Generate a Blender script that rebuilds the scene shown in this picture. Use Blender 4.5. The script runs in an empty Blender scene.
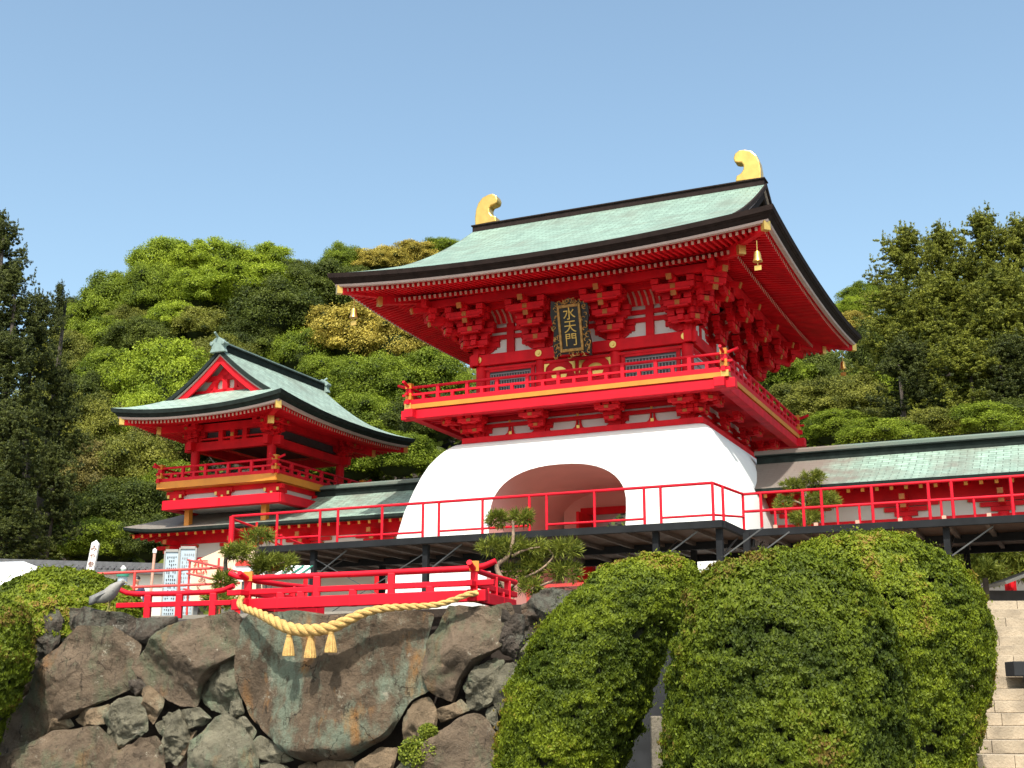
import bpy, bmesh, math, random
import numpy as np
from mathutils import Vector, Matrix, noise

R = math.radians
PI = math.pi
scene = bpy.context.scene
COL = scene.collection
random.seed(7)

# ------------------------------------------------------------------ camera
FPX, HOR, EYE = 1278.0, 701.0, 1.6
PITCH = math.atan((HOR - 384) / FPX)
cam_d = bpy.data.cameras.new('camera')
cam = bpy.data.objects.new('camera', cam_d)
COL.objects.link(cam)
cam.location = (0, 0, EYE)
cam.rotation_euler = (PI / 2 + PITCH, 0, 0)
cam_d.sensor_width = 36
cam_d.lens = 36 * FPX / 1024
cam_d.clip_end = 3000
scene.camera = cam

# ------------------------------------------------------------------ light
SUN_EL, SUN_AZ = 54.0, 187.0           # azimuth clockwise from +Y: the sun stands behind the camera
world = bpy.data.worlds.new('World')
scene.world = world
world.use_nodes = True
wn = world.node_tree
sky = wn.nodes.new('ShaderNodeTexSky')
sky.sky_type = 'NISHITA'
sky.sun_disc = False
sky.sun_elevation = R(SUN_EL)
sky.sun_rotation = R(SUN_AZ)
sky.air_density = 1.0
sky.dust_density = 3.0
sky.ozone_density = 1.0
bg = wn.nodes['Background']
hs = wn.nodes.new('ShaderNodeMix'); hs.data_type = 'RGBA'; hs.blend_type = 'MULTIPLY'
hs.inputs['Factor'].default_value = 1.0; hs.inputs['B'].default_value = (0.97, 1.03, 0.93, 1)
wn.links.new(sky.outputs[0], hs.inputs['A']); wn.links.new(hs.outputs['Result'], bg.inputs[0])
bg.inputs[1].default_value = 0.15
sun_d = bpy.data.lights.new('sun', 'SUN')
sun_d.energy = 3.2
sun_d.angle = R(0.53)
sun_d.color = (1.0, 0.955, 0.88)
sun = bpy.data.objects.new('sun', sun_d)
COL.objects.link(sun)
sv = Vector((math.sin(R(SUN_AZ)) * math.cos(R(SUN_EL)), math.cos(R(SUN_AZ)) * math.cos(R(SUN_EL)), math.sin(R(SUN_EL))))
sun.rotation_euler = sv.to_track_quat('Z', 'Y').to_euler()
sun.location = (0, -20, 60)
scene.view_settings.view_transform = 'Standard'
scene.view_settings.look = 'None'
scene.view_settings.gamma = 1.0
scene.view_settings.exposure = 0.88
scene.view_settings.use_curve_mapping = False
scene.cycles.max_bounces = 8
scene.cycles.transparent_max_bounces = 8

# ------------------------------------------------------------------ survey helpers (metres from image measurements)
def ray(px, py):
    a = (px - 512) / FPX
    b = (384 - py) / FPX
    c, s = math.cos(PITCH), math.sin(PITCH)
    return Vector((a, c - b * s, s + b * c))

def at_y(px, py, Y):
    d = ray(px, py)
    return d * (Y / d.y) + Vector((0, 0, EYE))

WO = Vector((-4.15, 20.2, 0))
WA = R(-18.2)
WD = Vector((math.cos(WA), math.sin(WA), 0))
WN = Vector((math.sin(WA), -math.cos(WA), 0))      # out of the stone wall, towards the viewer

def at_wall(px, py, off=0.0):
    d = ray(px, py)
    o = Vector((0, 0, EYE))
    t = (WO + WN * off - o).dot(WN) / d.dot(WN)
    return o + d * t

# ------------------------------------------------------------------ materials
MATS = {}
def new_mat(name):
    m = bpy.data.materials.new(name)
    m.use_nodes = True
    MATS[name] = m
    return m, m.node_tree.nodes, m.node_tree.links, m.node_tree.nodes['Principled BSDF']

def mat(name, col, rough=0.6, var=0.12, scale=3.0, metal=0.0, bump=0.0, bscale=20.0, spec=0.5, col2=None, detail=5.0):
    m, N, L, p = new_mat(name)
    p.inputs['Roughness'].default_value = rough
    p.inputs['Metallic'].default_value = metal
    p.inputs['Specular IOR Level'].default_value = spec
    tc = N.new('ShaderNodeTexCoord')
    nz = N.new('ShaderNodeTexNoise')
    nz.inputs['Scale'].default_value = scale
    nz.inputs['Detail'].default_value = detail
    L.new(tc.outputs['Object'], nz.inputs['Vector'])
    r = N.new('ShaderNodeValToRGB')
    r.color_ramp.elements[0].position = 0.3
    r.color_ramp.elements[1].position = 0.7
    c1 = [max(0, c * (1 - var)) for c in col]
    c2 = col2 if col2 else [min(1, c * (1 + var)) for c in col]
    r.color_ramp.elements[0].color = (*c1, 1)
    r.color_ramp.elements[1].color = (*c2, 1)
    L.new(nz.outputs['Fac'], r.inputs['Fac'])
    L.new(r.outputs[0], p.inputs['Base Color'])
    if bump:
        n2 = N.new('ShaderNodeTexNoise')
        n2.inputs['Scale'].default_value = bscale
        n2.inputs['Detail'].default_value = 6
        L.new(tc.outputs['Object'], n2.inputs['Vector'])
        b = N.new('ShaderNodeBump')
        b.inputs['Strength'].default_value = bump
        b.inputs['Distance'].default_value = 0.05
        L.new(n2.outputs['Fac'], b.inputs['Height'])
        L.new(b.outputs[0], p.inputs['Normal'])
    return m

RED = mat('vermilion_lacquer', (0.66, 0.008, 0.016), 0.6, 0.22, 1.7, spec=0.2, detail=10)
RED2 = mat('vermilion_rail', (0.60, 0.006, 0.020), 0.55, 0.15, 2.5, spec=0.22)
REDP = mat('faded_red_pipe', (0.55, 0.05, 0.04), 0.5, 0.15, 3)
GOLD = mat('gold_leaf', (0.74, 0.46, 0.12), 0.32, 0.12, 4, metal=0.75)
GOLDP = mat('ochre_gold_paint', (0.62, 0.22, 0.02), 0.5, 0.12, 2)
WHITE = mat('white_plaster', (0.72, 0.71, 0.68), 0.85, 0.035, 0.7, bump=0.06, bscale=8)
CREAM = mat('cream_plaster', (0.62, 0.58, 0.52), 0.85, 0.05, 1.0)
TUNNEL = mat('pink_tunnel_plaster', (0.86, 0.44, 0.39), 0.8, 0.05, 0.8)
DARK = mat('dark_brown_eave', (0.022, 0.014, 0.012), 0.85, 0.25, 4, spec=0.15)
DGREEN = mat('dark_patina_eave', (0.017, 0.024, 0.021), 0.85, 0.3, 4, spec=0.15)
STRIP = mat('pale_eave_strip', (0.46, 0.34, 0.30), 0.6, 0.06, 2)
TIP = mat('white_rafter_end', (0.55, 0.30, 0.22), 0.6, 0.05, 2)
STEEL = mat('charcoal_steel', (0.016, 0.017, 0.019), 0.85, 0.2, 3, spec=0.15)
GSTEEL = mat('galvanised_steel', (0.10, 0.10, 0.10), 0.45, 0.1, 3, metal=0.5)
PLY = mat('brown_deck_boards', (0.075, 0.038, 0.022), 0.75, 0.35, 1.2)
JOIST = mat('weathered_joist', (0.085, 0.06, 0.048), 0.8, 0.2, 3)
GRILLE = mat('dark_window_wood', (0.05, 0.045, 0.05), 0.6, 0.2, 5)
GRILLB = mat('grey_lattice_bars', (0.22, 0.21, 0.21), 0.6, 0.1, 5)
BLACK = mat('black_lacquer', (0.012, 0.010, 0.009), 0.3, 0.2, 5)
BRONZE = mat('aged_gold_carving', (0.42, 0.22, 0.06), 0.4, 0.35, 9, metal=0.5)
STRAW = mat('rice_straw_rope', (0.54, 0.33, 0.105), 0.85, 0.22, 14, bump=0.5, bscale=60)
SAND = mat('sandstone_step', (0.33, 0.265, 0.19), 0.9, 0.28, 3.5, bump=0.3, bscale=30, detail=9)
GROUND = mat('packed_gravel', (0.27, 0.24, 0.20), 0.95, 0.15, 0.8, bump=0.3, bscale=12)
ASPH = mat('grey_paving', (0.10, 0.10, 0.10), 0.9, 0.15, 1.2, bump=0.2, bscale=20)
EARTH = mat('dark_earth', (0.035, 0.025, 0.018), 0.95, 0.4, 3, bump=0.5, bscale=10)
BARK = mat('tree_bark', (0.045, 0.034, 0.025), 0.9, 0.3, 4, bump=0.6, bscale=14)
PBARK = mat('pale_pine_bark', (0.28, 0.19, 0.13), 0.9, 0.3, 8, bump=0.5, bscale=25)
GREYP = mat('grey_concrete', (0.30, 0.29, 0.27), 0.85, 0.12, 2)
TILE = mat('grey_roof_tile', (0.10, 0.10, 0.105), 0.5, 0.25, 5)
FABRIC = mat('white_tent_fabric', (0.80, 0.80, 0.80), 0.7, 0.05, 1)
BEIGE = mat('beige_sign_face', (0.72, 0.52, 0.36), 0.7, 0.04, 1)
BLUEW = mat('pale_blue_board', (0.38, 0.46, 0.52), 0.7, 0.08, 2)
INKR = mat('red_sign_paint', (0.65, 0.03, 0.02), 0.6, 0.05, 2)
INK = mat('black_ink', (0.02, 0.02, 0.02), 0.6, 0.1, 2)
BROWNI = mat('brown_sign_paint', (0.20, 0.06, 0.03), 0.6, 0.1, 2)
PATINA = mat('pale_patina_finial', (0.20, 0.27, 0.24), 0.6, 0.2, 4)
SKIN = mat('skin', (0.55, 0.30, 0.20), 0.5, 0.05, 3)
HAIR = mat('black_hair', (0.015, 0.012, 0.01), 0.5, 0.1, 5)
NAVY = mat('navy_cloth', (0.03, 0.035, 0.08), 0.85, 0.15, 6)
GREENP = mat('green_plastic', (0.03, 0.22, 0.14), 0.4, 0.1, 3)
BIRDG = mat('grey_feathers', (0.24, 0.225, 0.205), 0.8, 0.15, 18)
BIRDD = mat('dark_feathers', (0.17, 0.165, 0.16), 0.8, 0.2, 18)
BEAK = mat('horn_beak', (0.30, 0.24, 0.08), 0.5, 0.1, 8)
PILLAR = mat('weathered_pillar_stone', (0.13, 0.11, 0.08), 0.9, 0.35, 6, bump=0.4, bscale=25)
OCHRE = mat('dull_ochre_tip', (0.42, 0.12, 0.015), 0.6, 0.2, 4)
PANEL = mat('dark_slab_and_wall_shade', (0.030, 0.031, 0.033), 0.9, 0.2, 4, spec=0.15)  # block's own grey; on the retaining wall this dark tone stands for shade

def copper_mat(name, base, brown, patina_amt):
    m, N, L, p = new_mat(name)
    p.inputs['Roughness'].default_value = 0.62
    uv = N.new('ShaderNodeTexCoord')
    br = N.new('ShaderNodeTexBrick')
    br.inputs['Scale'].default_value = 1.0
    br.inputs['Brick Width'].default_value = 0.42
    br.inputs['Row Height'].default_value = 0.19
    br.inputs['Mortar Size'].default_value = 0.016
    br.inputs['Mortar Smooth'].default_value = 0.3
    br.inputs['Bias'].default_value = -0.1
    L.new(uv.outputs['UV'], br.inputs['Vector'])
    br.inputs['Color1'].default_value = (*[c * 1.12 for c in base], 1)
    br.inputs['Color2'].default_value = (*[c * 0.80 for c in base], 1)
    br.inputs['Mortar'].default_value = (*[c * 0.42 for c in base], 1)
    nz = N.new('ShaderNodeTexNoise')
    nz.inputs['Scale'].default_value = 0.55
    nz.inputs['Detail'].default_value = 8
    nz.inputs['Roughness'].default_value = 0.65
    L.new(uv.outputs['Object'], nz.inputs['Vector'])
    rp = N.new('ShaderNodeValToRGB')
    rp.color_ramp.elements[0].position = patina_amt
    rp.color_ramp.elements[1].position = patina_amt + 0.22
    rp.color_ramp.elements[0].color = (1, 1, 1, 1)
    rp.color_ramp.elements[1].color = (0, 0, 0, 1)
    L.new(nz.outputs['Fac'], rp.inputs['Fac'])
    # fine streaks down the slope
    mp = N.new('ShaderNodeMapping')
    mp.inputs['Scale'].default_value = (9, 0.5, 1)
    L.new(uv.outputs['UV'], mp.inputs['Vector'])
    st = N.new('ShaderNodeTexNoise')
    st.inputs['Scale'].default_value = 1.0
    st.inputs['Detail'].default_value = 4
    L.new(mp.outputs[0], st.inputs['Vector'])
    mx = N.new('ShaderNodeMix'); mx.data_type = 'RGBA'
    mx.inputs['B'].default_value = (*brown, 1)
    L.new(rp.outputs[0], mx.inputs['Factor'])
    L.new(br.outputs['Color'], mx.inputs['A'])
    m2 = N.new('ShaderNodeMix'); m2.data_type = 'RGBA'; m2.blend_type = 'MULTIPLY'
    m2.inputs['Factor'].default_value = 0.6
    r2 = N.new('ShaderNodeValToRGB')
    r2.color_ramp.elements[0].position = 0.3; r2.color_ramp.elements[0].color = (0.62, 0.66, 0.64, 1)
    r2.color_ramp.elements[1].position = 0.65; r2.color_ramp.elements[1].color = (1.1, 1.1, 1.08, 1)
    L.new(st.outputs['Fac'], r2.inputs['Fac'])
    L.new(mx.outputs['Result'], m2.inputs['A'])
    L.new(r2.outputs[0], m2.inputs['B'])
    L.new(m2.outputs['Result'], p.inputs['Base Color'])
    b = N.new('ShaderNodeBump')
    b.inputs['Strength'].default_value = 0.5
    b.inputs['Distance'].default_value = 0.02
    L.new(br.outputs['Fac'], b.inputs['Height'])
    b.invert = True
    L.new(b.outputs[0], p.inputs['Normal'])
    return m

COPPER = copper_mat('patinated_copper_roof', (0.225, 0.32, 0.26), (0.16, 0.19, 0.15), 0.30)
COPPER2 = copper_mat('pale_patina_roof', (0.29, 0.385, 0.325), (0.19, 0.22, 0.18), 0.28)
COPPERB = copper_mat('browned_copper_roof', (0.25, 0.25, 0.20), (0.17, 0.125, 0.10), 0.50)

def corridor_copper():
    # green patina, turning brown beside the gate at right and round the tower at left
    m = copper_mat('corridor_copper_roof', (0.26, 0.36, 0.295), (0.17, 0.17, 0.14), 0.33)
    N, L = m.node_tree.nodes, m.node_tree.links
    tc = [n for n in N if n.type == 'TEX_COORD'][0]
    sp = N.new('ShaderNodeSeparateXYZ'); L.new(tc.outputs['Object'], sp.inputs[0])
    nz = N.new('ShaderNodeTexNoise'); nz.inputs['Scale'].default_value = 1.1; nz.inputs['Detail'].default_value = 6
    L.new(tc.outputs['Object'], nz.inputs['Vector'])
    ad = N.new('ShaderNodeMath'); ad.operation = 'MULTIPLY_ADD'; ad.inputs[1].default_value = 3.0
    L.new(nz.outputs['Fac'], ad.inputs[0]); L.new(sp.outputs[0], ad.inputs[2])
    mr = N.new('ShaderNodeMapRange'); mr.inputs['From Min'].default_value = 8.4; mr.inputs['From Max'].default_value = 9.8
    mr.inputs['To Min'].default_value = 1.0; mr.inputs['To Max'].default_value = 0.0
    L.new(ad.outputs[0], mr.inputs['Value'])
    m2 = N.new('ShaderNodeMapRange'); m2.inputs['From Min'].default_value = -13.6; m2.inputs['From Max'].default_value = -10.6
    m2.inputs['To Min'].default_value = 1.0; m2.inputs['To Max'].default_value = 0.0
    L.new(ad.outputs[0], m2.inputs['Value'])
    g0 = N.new('ShaderNodeMath'); g0.operation = 'GREATER_THAN'; g0.inputs[1].default_value = 0
    L.new(sp.outputs[0], g0.inputs[0])
    mm = N.new('ShaderNodeMix'); mm.data_type = 'FLOAT'
    L.new(g0.outputs[0], mm.inputs['Factor']); L.new(m2.outputs[0], mm.inputs[2]); L.new(mr.outputs[0], mm.inputs[3])
    p = N['Principled BSDF']
    src = p.inputs['Base Color'].links[0].from_socket
    mx = N.new('ShaderNodeMix'); mx.data_type = 'RGBA'; mx.blend_type = 'MIX'
    sc = N.new('ShaderNodeMath'); sc.operation = 'MULTIPLY'; sc.inputs[1].default_value = 0.85
    L.new(mm.outputs[0], sc.inputs[0]); L.new(sc.outputs[0], mx.inputs['Factor'])
    L.new(src, mx.inputs['A']); mx.inputs['B'].default_value = (0.17, 0.125, 0.105, 1)
    L.new(mx.outputs['Result'], p.inputs['Base Color'])
    return m
COPPERC = corridor_copper()

def leaf_mat(name, dark, light, trans=0.25, nscale=0.6, tint=None):
    m, N, L, p = new_mat(name)
    p.inputs['Roughness'].default_value = 0.6
    p.inputs['Specular IOR Level'].default_value = 0.25
    at = N.new('ShaderNodeAttribute'); at.attribute_name = 'v'
    tc = N.new('ShaderNodeTexCoord')
    nz = N.new('ShaderNodeTexNoise'); nz.inputs['Scale'].default_value = nscale; nz.inputs['Detail'].default_value = 3
    L.new(tc.outputs['Object'], nz.inputs['Vector'])
    ad = N.new('ShaderNodeMath'); ad.operation = 'ADD'
    L.new(at.outputs['Fac'], ad.inputs[0])
    mu = N.new('ShaderNodeMath'); mu.operation = 'MULTIPLY_ADD'; mu.inputs[1].default_value = 1.6; mu.inputs[2].default_value = -0.8
    L.new(nz.outputs['Fac'], mu.inputs[0])
    L.new(mu.outputs[0], ad.inputs[1])
    r = N.new('ShaderNodeValToRGB')
    r.color_ramp.elements[0].position = 0.1
    r.color_ramp.elements[1].position = 0.9
    r.color_ramp.elements[0].color = (*dark, 1)
    r.color_ramp.elements[1].color = (*light, 1)
    if tint:
        e = r.color_ramp.elements.new(0.8); e.color = (*light, 1)
        r.color_ramp.elements[2].color = (*tint, 1)
        r.color_ramp.elements[2].position = 1.0
    L.new(ad.outputs[0], r.inputs['Fac'])
    L.new(r.outputs[0], p.inputs['Base Color'])
    tr = N.new('ShaderNodeBsdfTranslucent')
    L.new(r.outputs[0], tr.inputs['Color'])
    mx = N.new('ShaderNodeMixShader'); mx.inputs[0].default_value = trans
    out = N['Material Output']
    L.new(p.outputs[0], mx.inputs[1]); L.new(tr.outputs[0], mx.inputs[2]); L.new(mx.outputs[0], out.inputs[0])
    return m

L_LIME = leaf_mat('lime_leaves', (0.15, 0.21, 0.012), (0.40, 0.48, 0.035), 0.35)
L_GREEN = leaf_mat('mid_green_leaves', (0.085, 0.125, 0.010), (0.29, 0.36, 0.028), 0.4)
L_DARK = leaf_mat('dark_green_leaves', (0.035, 0.052, 0.008), (0.14, 0.17, 0.022), 0.35)
L_OLIVE = leaf_mat('olive_leaves', (0.075, 0.09, 0.012), (0.25, 0.25, 0.035), 0.3)
L_GOLD = leaf_mat('golden_blossom_leaves', (0.20, 0.16, 0.018), (0.60, 0.48, 0.09), 0.3)
L_BROWN = leaf_mat('reddish_brown_leaves', (0.085, 0.075, 0.018), (0.23, 0.19, 0.045), 0.3)
L_CONI = leaf_mat('dark_conifer_needles', (0.020, 0.030, 0.006), (0.10, 0.115, 0.018), 0.2)
L_PINE = leaf_mat('pine_needles', (0.058, 0.075, 0.008), (0.27, 0.28, 0.032), 0.3)
L_AZAL = leaf_mat('azalea_leaves', (0.052, 0.078, 0.004), (0.215, 0.265, 0.011), 0.3, 1.5, tint=(0.27, 0.17, 0.035))
L_AZAD = leaf_mat('darker_azalea_leaves', (0.036, 0.056, 0.003), (0.152, 0.195, 0.009), 0.3, 1.5, tint=(0.17, 0.11, 0.022))
L_NIWA = leaf_mat('garden_pine_needles', (0.07, 0.095, 0.010), (0.25, 0.27, 0.035), 0.3)
L_MOSS = leaf_mat('fern_leaves', (0.08, 0.11, 0.01), (0.26, 0.30, 0.03), 0.3, 2.0)
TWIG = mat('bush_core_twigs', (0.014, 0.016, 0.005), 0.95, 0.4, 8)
CORE = mat('light_blocking_core_green', (0.035, 0.05, 0.010), 0.95, 0.3, 3)  # green of the solid lumps added inside crowns to block light

def rock_mat(name, base, pale, rust, green):
    m, N, L, p = new_mat(name)
    p.inputs['Roughness'].default_value = 0.88
    p.inputs['Specular IOR Level'].default_value = 0.3
    tc = N.new('ShaderNodeTexCoord')
    def nz(s, d=8, r=0.6, mapping=None):
        n = N.new('ShaderNodeTexNoise'); n.inputs['Scale'].default_value = s
        n.inputs['Detail'].default_value = d; n.inputs['Roughness'].default_value = r
        if mapping:
            mp = N.new('ShaderNodeMapping'); mp.inputs['Scale'].default_value = mapping
            mp.inputs['Location'].default_value = (3.1 * s, 1.7, 0.9 * s)
            L.new(tc.outputs['Object'], mp.inputs['Vector']); L.new(mp.outputs[0], n.inputs['Vector'])
        else:
            L.new(tc.outputs['Object'], n.inputs['Vector'])
        return n
    def ramp(n, a, b):
        r = N.new('ShaderNodeValToRGB')
        r.color_ramp.elements[0].position = a; r.color_ramp.elements[1].position = b
        L.new(n.outputs['Fac'], r.inputs['Fac']); return r
    def mixc(prev, colr, fac):
        x = N.new('ShaderNodeMix'); x.data_type = 'RGBA'
        L.new(fac, x.inputs['Factor'])
        if isinstance(prev, tuple): x.inputs['A'].default_value = (*prev, 1)
        else: L.new(prev, x.inputs['A'])
        x.inputs['B'].default_value = (*colr, 1)
        return x.outputs['Result']
    c = mixc(tuple(v * 0.45 for v in base), base, ramp(nz(2.2), 0.32, 0.62).outputs[0])
    c = mixc(c, green, ramp(nz(1.2, 10, 0.72, (1.3, 1.3, 0.7)), 0.47, 0.58).outputs[0])
    c = mixc(c, rust, ramp(nz(1.15, 6, 0.6, (1.5, 1.5, 0.6)), 0.57, 0.70).outputs[0])
    c = mixc(c, pale, ramp(nz(2.6, 12, 0.78, (1, 1, 1)), 0.585, 0.64).outputs[0])
    c = mixc(c, tuple(v * 0.22 for v in base), ramp(nz(6.0, 10, 0.75, (1.2, 1.2, 0.5)), 0.56, 0.66).outputs[0])
    wv = nz(2.5, 4); va = N.new('ShaderNodeVectorMath'); va.operation = 'MULTIPLY_ADD'; va.inputs[1].default_value = (.45, .45, .45)
    L.new(wv.outputs['Color'], va.inputs[0]); L.new(tc.outputs['Object'], va.inputs[2])
    vo = N.new('ShaderNodeTexVoronoi'); vo.feature = 'DISTANCE_TO_EDGE'; vo.inputs['Scale'].default_value = 1.7
    L.new(va.outputs[0], vo.inputs['Vector'])
    cr = N.new('ShaderNodeMapRange'); cr.inputs['From Min'].default_value = 0.0; cr.inputs['From Max'].default_value = 0.022; cr.inputs['To Min'].default_value = 1.0; cr.inputs['To Max'].default_value = 0.0
    L.new(vo.outputs['Distance'], cr.inputs['Value'])
    cg = N.new('ShaderNodeMath'); cg.operation = 'MULTIPLY'; L.new(cr.outputs[0], cg.inputs[0]); L.new(ramp(nz(1.6, 3), .50, .60).outputs[0], cg.inputs[1])
    c = mixc(c, tuple(v * 0.15 for v in base), cg.outputs[0])
    c = mixc(c, pale, ramp(nz(16.0, 6, 0.8), 0.66, 0.72).outputs[0])
    L.new(c, p.inputs['Base Color'])
    b1 = N.new('ShaderNodeBump'); b1.inputs['Strength'].default_value = 1.0; b1.inputs['Distance'].default_value = 0.16
    n1 = nz(5, 12, 0.72); L.new(n1.outputs['Fac'], b1.inputs['Height'])
    b2 = N.new('ShaderNodeBump'); b2.inputs['Strength'].default_value = 0.7; b2.inputs['Distance'].default_value = 0.02
    n2 = nz(38, 6, 0.7); L.new(n2.outputs['Fac'], b2.inputs['Height'])
    L.new(b1.outputs[0], b2.inputs['Normal']); L.new(b2.outputs[0], p.inputs['Normal'])
    return m
ROCKB = rock_mat('brown_boulder', (0.215, 0.155, 0.104), (0.42, 0.37, 0.28), (0.24, 0.12, 0.045), (0.135, 0.14, 0.085))
ROCKG = rock_mat('greenish_boulder', (0.25, 0.225, 0.155), (0.36, 0.33, 0.25), (0.24, 0.13, 0.05), (0.17, 0.20, 0.13))
ROCKX = rock_mat('mottled_giant_boulder', (0.175, 0.122, 0.078), (0.31, 0.28, 0.21), (0.36, 0.16, 0.04), (0.18, 0.21, 0.15))
ROCKT = rock_mat('tan_stone', (0.33, 0.235, 0.145), (0.42, 0.35, 0.25), (0.40, 0.22, 0.09), (0.25, 0.24, 0.16))
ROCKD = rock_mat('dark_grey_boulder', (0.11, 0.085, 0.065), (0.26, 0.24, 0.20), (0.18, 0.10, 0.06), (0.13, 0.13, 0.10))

# ------------------------------------------------------------------ mesh builder
class MB:
    def __init__(s, M=None):
        s.v = []; s.f = []; s.uv = []; s.M = M; s.pr = []; s.mi = []
    def add(s, vs, fs, uvs=None):
        b = len(s.v)
        s.pr.append((b, len(s.f), len(vs), len(fs)))
        s.mi += [0] * len(fs)
        for v in vs:
            v = Vector(v)
            s.v.append(s.M @ v if s.M else v)
        s.uv += list(uvs) if uvs is not None else [(0, 0)] * len(vs)
        s.f += [tuple(i + b for i in f) for f in fs]
        return s
    def box(s, x0, x1, y0, y1, z0, z1):
        if x0 > x1: x0, x1 = x1, x0
        if y0 > y1: y0, y1 = y1, y0
        if z0 > z1: z0, z1 = z1, z0
        return s.add([(x0, y0, z0), (x1, y0, z0), (x1, y1, z0), (x0, y1, z0), (x0, y0, z1), (x1, y0, z1), (x1, y1, z1), (x0, y1, z1)],
              [(0, 3, 2, 1), (4, 5, 6, 7), (0, 1, 5, 4), (1, 2, 6, 5), (2, 3, 7, 6), (3, 0, 4, 7)])
    def bar(s, p, q, w, h=None, up=(0, 0, 1), cap=False):
        p, q = Vector(p), Vector(q); h = h or w
        d = (q - p).normalized(); u = Vector(up)
        if abs(d.dot(u)) > 0.98: u = Vector((0, 1, 0))
        sd = d.cross(u).normalized() * (w / 2); up_ = sd.cross(d).normalized() * (h / 2)
        vs = []
        for c in (p, q):
            vs += [c - sd - up_, c + sd - up_, c + sd + up_, c - sd + up_]
        s.add(vs, [(0, 1, 2, 3), (7, 6, 5, 4), (0, 4, 5, 1), (1, 5, 6, 2), (2, 6, 7, 3), (3, 7, 4, 0)])
        if cap: s.mi[-6] = 1
        return s
    def tube(s, pts, r, n=8, caps=True):
        pts = [Vector(p) for p in pts]
        rs = r if isinstance(r, (list, tuple)) else [r] * len(pts)
        vs = []; prev = None
        for i, p in enumerate(pts):
            a = pts[max(0, i - 1)]; b = pts[min(len(pts) - 1, i + 1)]
            d = (b - a).normalized()
            if prev is None:
                u = Vector((0, 0, 1)) if abs(d.z) < 0.9 else Vector((1, 0, 0))
                u = (u - d * u.dot(d)).normalized()
            else:
                u = (prev - d * prev.dot(d)).normalized()
            prev = u; w = d.cross(u)
            for k in range(n):
                t = 2 * PI * k / n
                vs.append(p + (u * math.cos(t) + w * math.sin(t)) * rs[i])
        fs = []
        for i in range(len(pts) - 1):
            for k in range(n):
                a = i * n + k; b = i * n + (k + 1) % n
                fs.append((a, b, b + n, a + n))
        if caps:
            fs.append(tuple(range(n))[::-1]); fs.append(tuple(range(len(vs) - n, len(vs))))
        return s.add(vs, fs)
    def lathe(s, prof, c, n=16):
        c = Vector(c); vs = []
        for r, z in prof:
            for k in range(n):
                t = 2 * PI * k / n
                vs.append(c + Vector((r * math.cos(t), r * math.sin(t), z)))
        fs = []
        for i in range(len(prof) - 1):
            for k in range(n):
                a = i * n + k; b = i * n + (k + 1) % n
                fs.append((a, b, b + n, a + n))
        fs.append(tuple(range(n))[::-1]); fs.append(tuple(range(len(vs) - n, len(vs))))
        return s.add(vs, fs)
    def grid(s, P, uvs=None, flip=False):
        n = len(P); m = len(P[0]); vs = [p for row in P for p in row]
        fs = []
        for i in range(n - 1):
            for j in range(m - 1):
                a = i * m + j
                f = (a, a + 1, a + m + 1, a + m)
                fs.append(f[::-1] if flip else f)
        return s.add(vs, fs, [u for row in uvs for u in row] if uvs else None)
    def prism(s, poly, f0, f1):
        n = len(poly)
        vs = [f0(*p) for p in poly] + [f1(*p) for p in poly]
        fs = [tuple(range(n))[::-1], tuple(range(n, 2 * n))]
        for i in range(n):
            j = (i + 1) % n
            fs.append((i, j, j + n, i + n))
        return s.add(vs, fs)
    def build(s, name, m, parent=None, smooth=None, bevel=0, label=None, loc=None, fix=False):
        me = bpy.data.meshes.new(name)
        off = Vector(loc) if loc is not None else Vector((0, 0, 0))
        me.from_pydata([tuple(v - off) for v in s.v], [], s.f)
        for mm in (m if isinstance(m, (list, tuple)) else [m]): me.materials.append(mm)
        if any(s.mi): me.polygons.foreach_set('material_index', s.mi)
        if any(u != (0, 0) for u in s.uv):
            ul = me.uv_layers.new(name='UVMap')
            li = np.empty(len(me.loops), dtype=np.int32); me.loops.foreach_get('vertex_index', li)
            ul.data.foreach_set('uv', np.array(s.uv, dtype=np.float32)[li].ravel())
        if fix:
            bm = bmesh.new(); bm.from_mesh(me); bmesh.ops.remove_doubles(bm, verts=bm.verts, dist=0.0005)
            bmesh.ops.recalc_face_normals(bm, faces=bm.faces); bm.to_mesh(me); bm.free()
        if smooth is not None:
            me.polygons.foreach_set('use_smooth', [True] * len(me.polygons))
            me.set_sharp_from_angle(angle=R(smooth))
        me.update()
        o = bpy.data.objects.new(name, me)
        COL.objects.link(o)
        o.location = off
        if parent: o.parent = parent
        if label: o['label'] = label
        if bevel:
            b = o.modifiers.new('bevel', 'BEVEL'); b.width = bevel; b.segments = 2; b.limit_method = 'ANGLE'
        return o

def thing(name, label, cat, loc=(0, 0, 0), rz=0, group=None):
    o = bpy.data.objects.new(name, None); COL.objects.link(o)
    o.location = loc; o.rotation_euler = (0, 0, rz); o['label'] = label; o['category'] = cat
    o.empty_display_size = 0.3
    if group: o['group'] = group
    return o
def tag(o, label, cat, group=None, kind=None):
    o['label'] = label; o['category'] = cat
    if group: o['group'] = group
    if kind: o['kind'] = kind
    return o
def struct(o, label, cat):
    o['kind'] = 'structure'; o['label'] = label; o['category'] = cat
    return o

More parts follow.
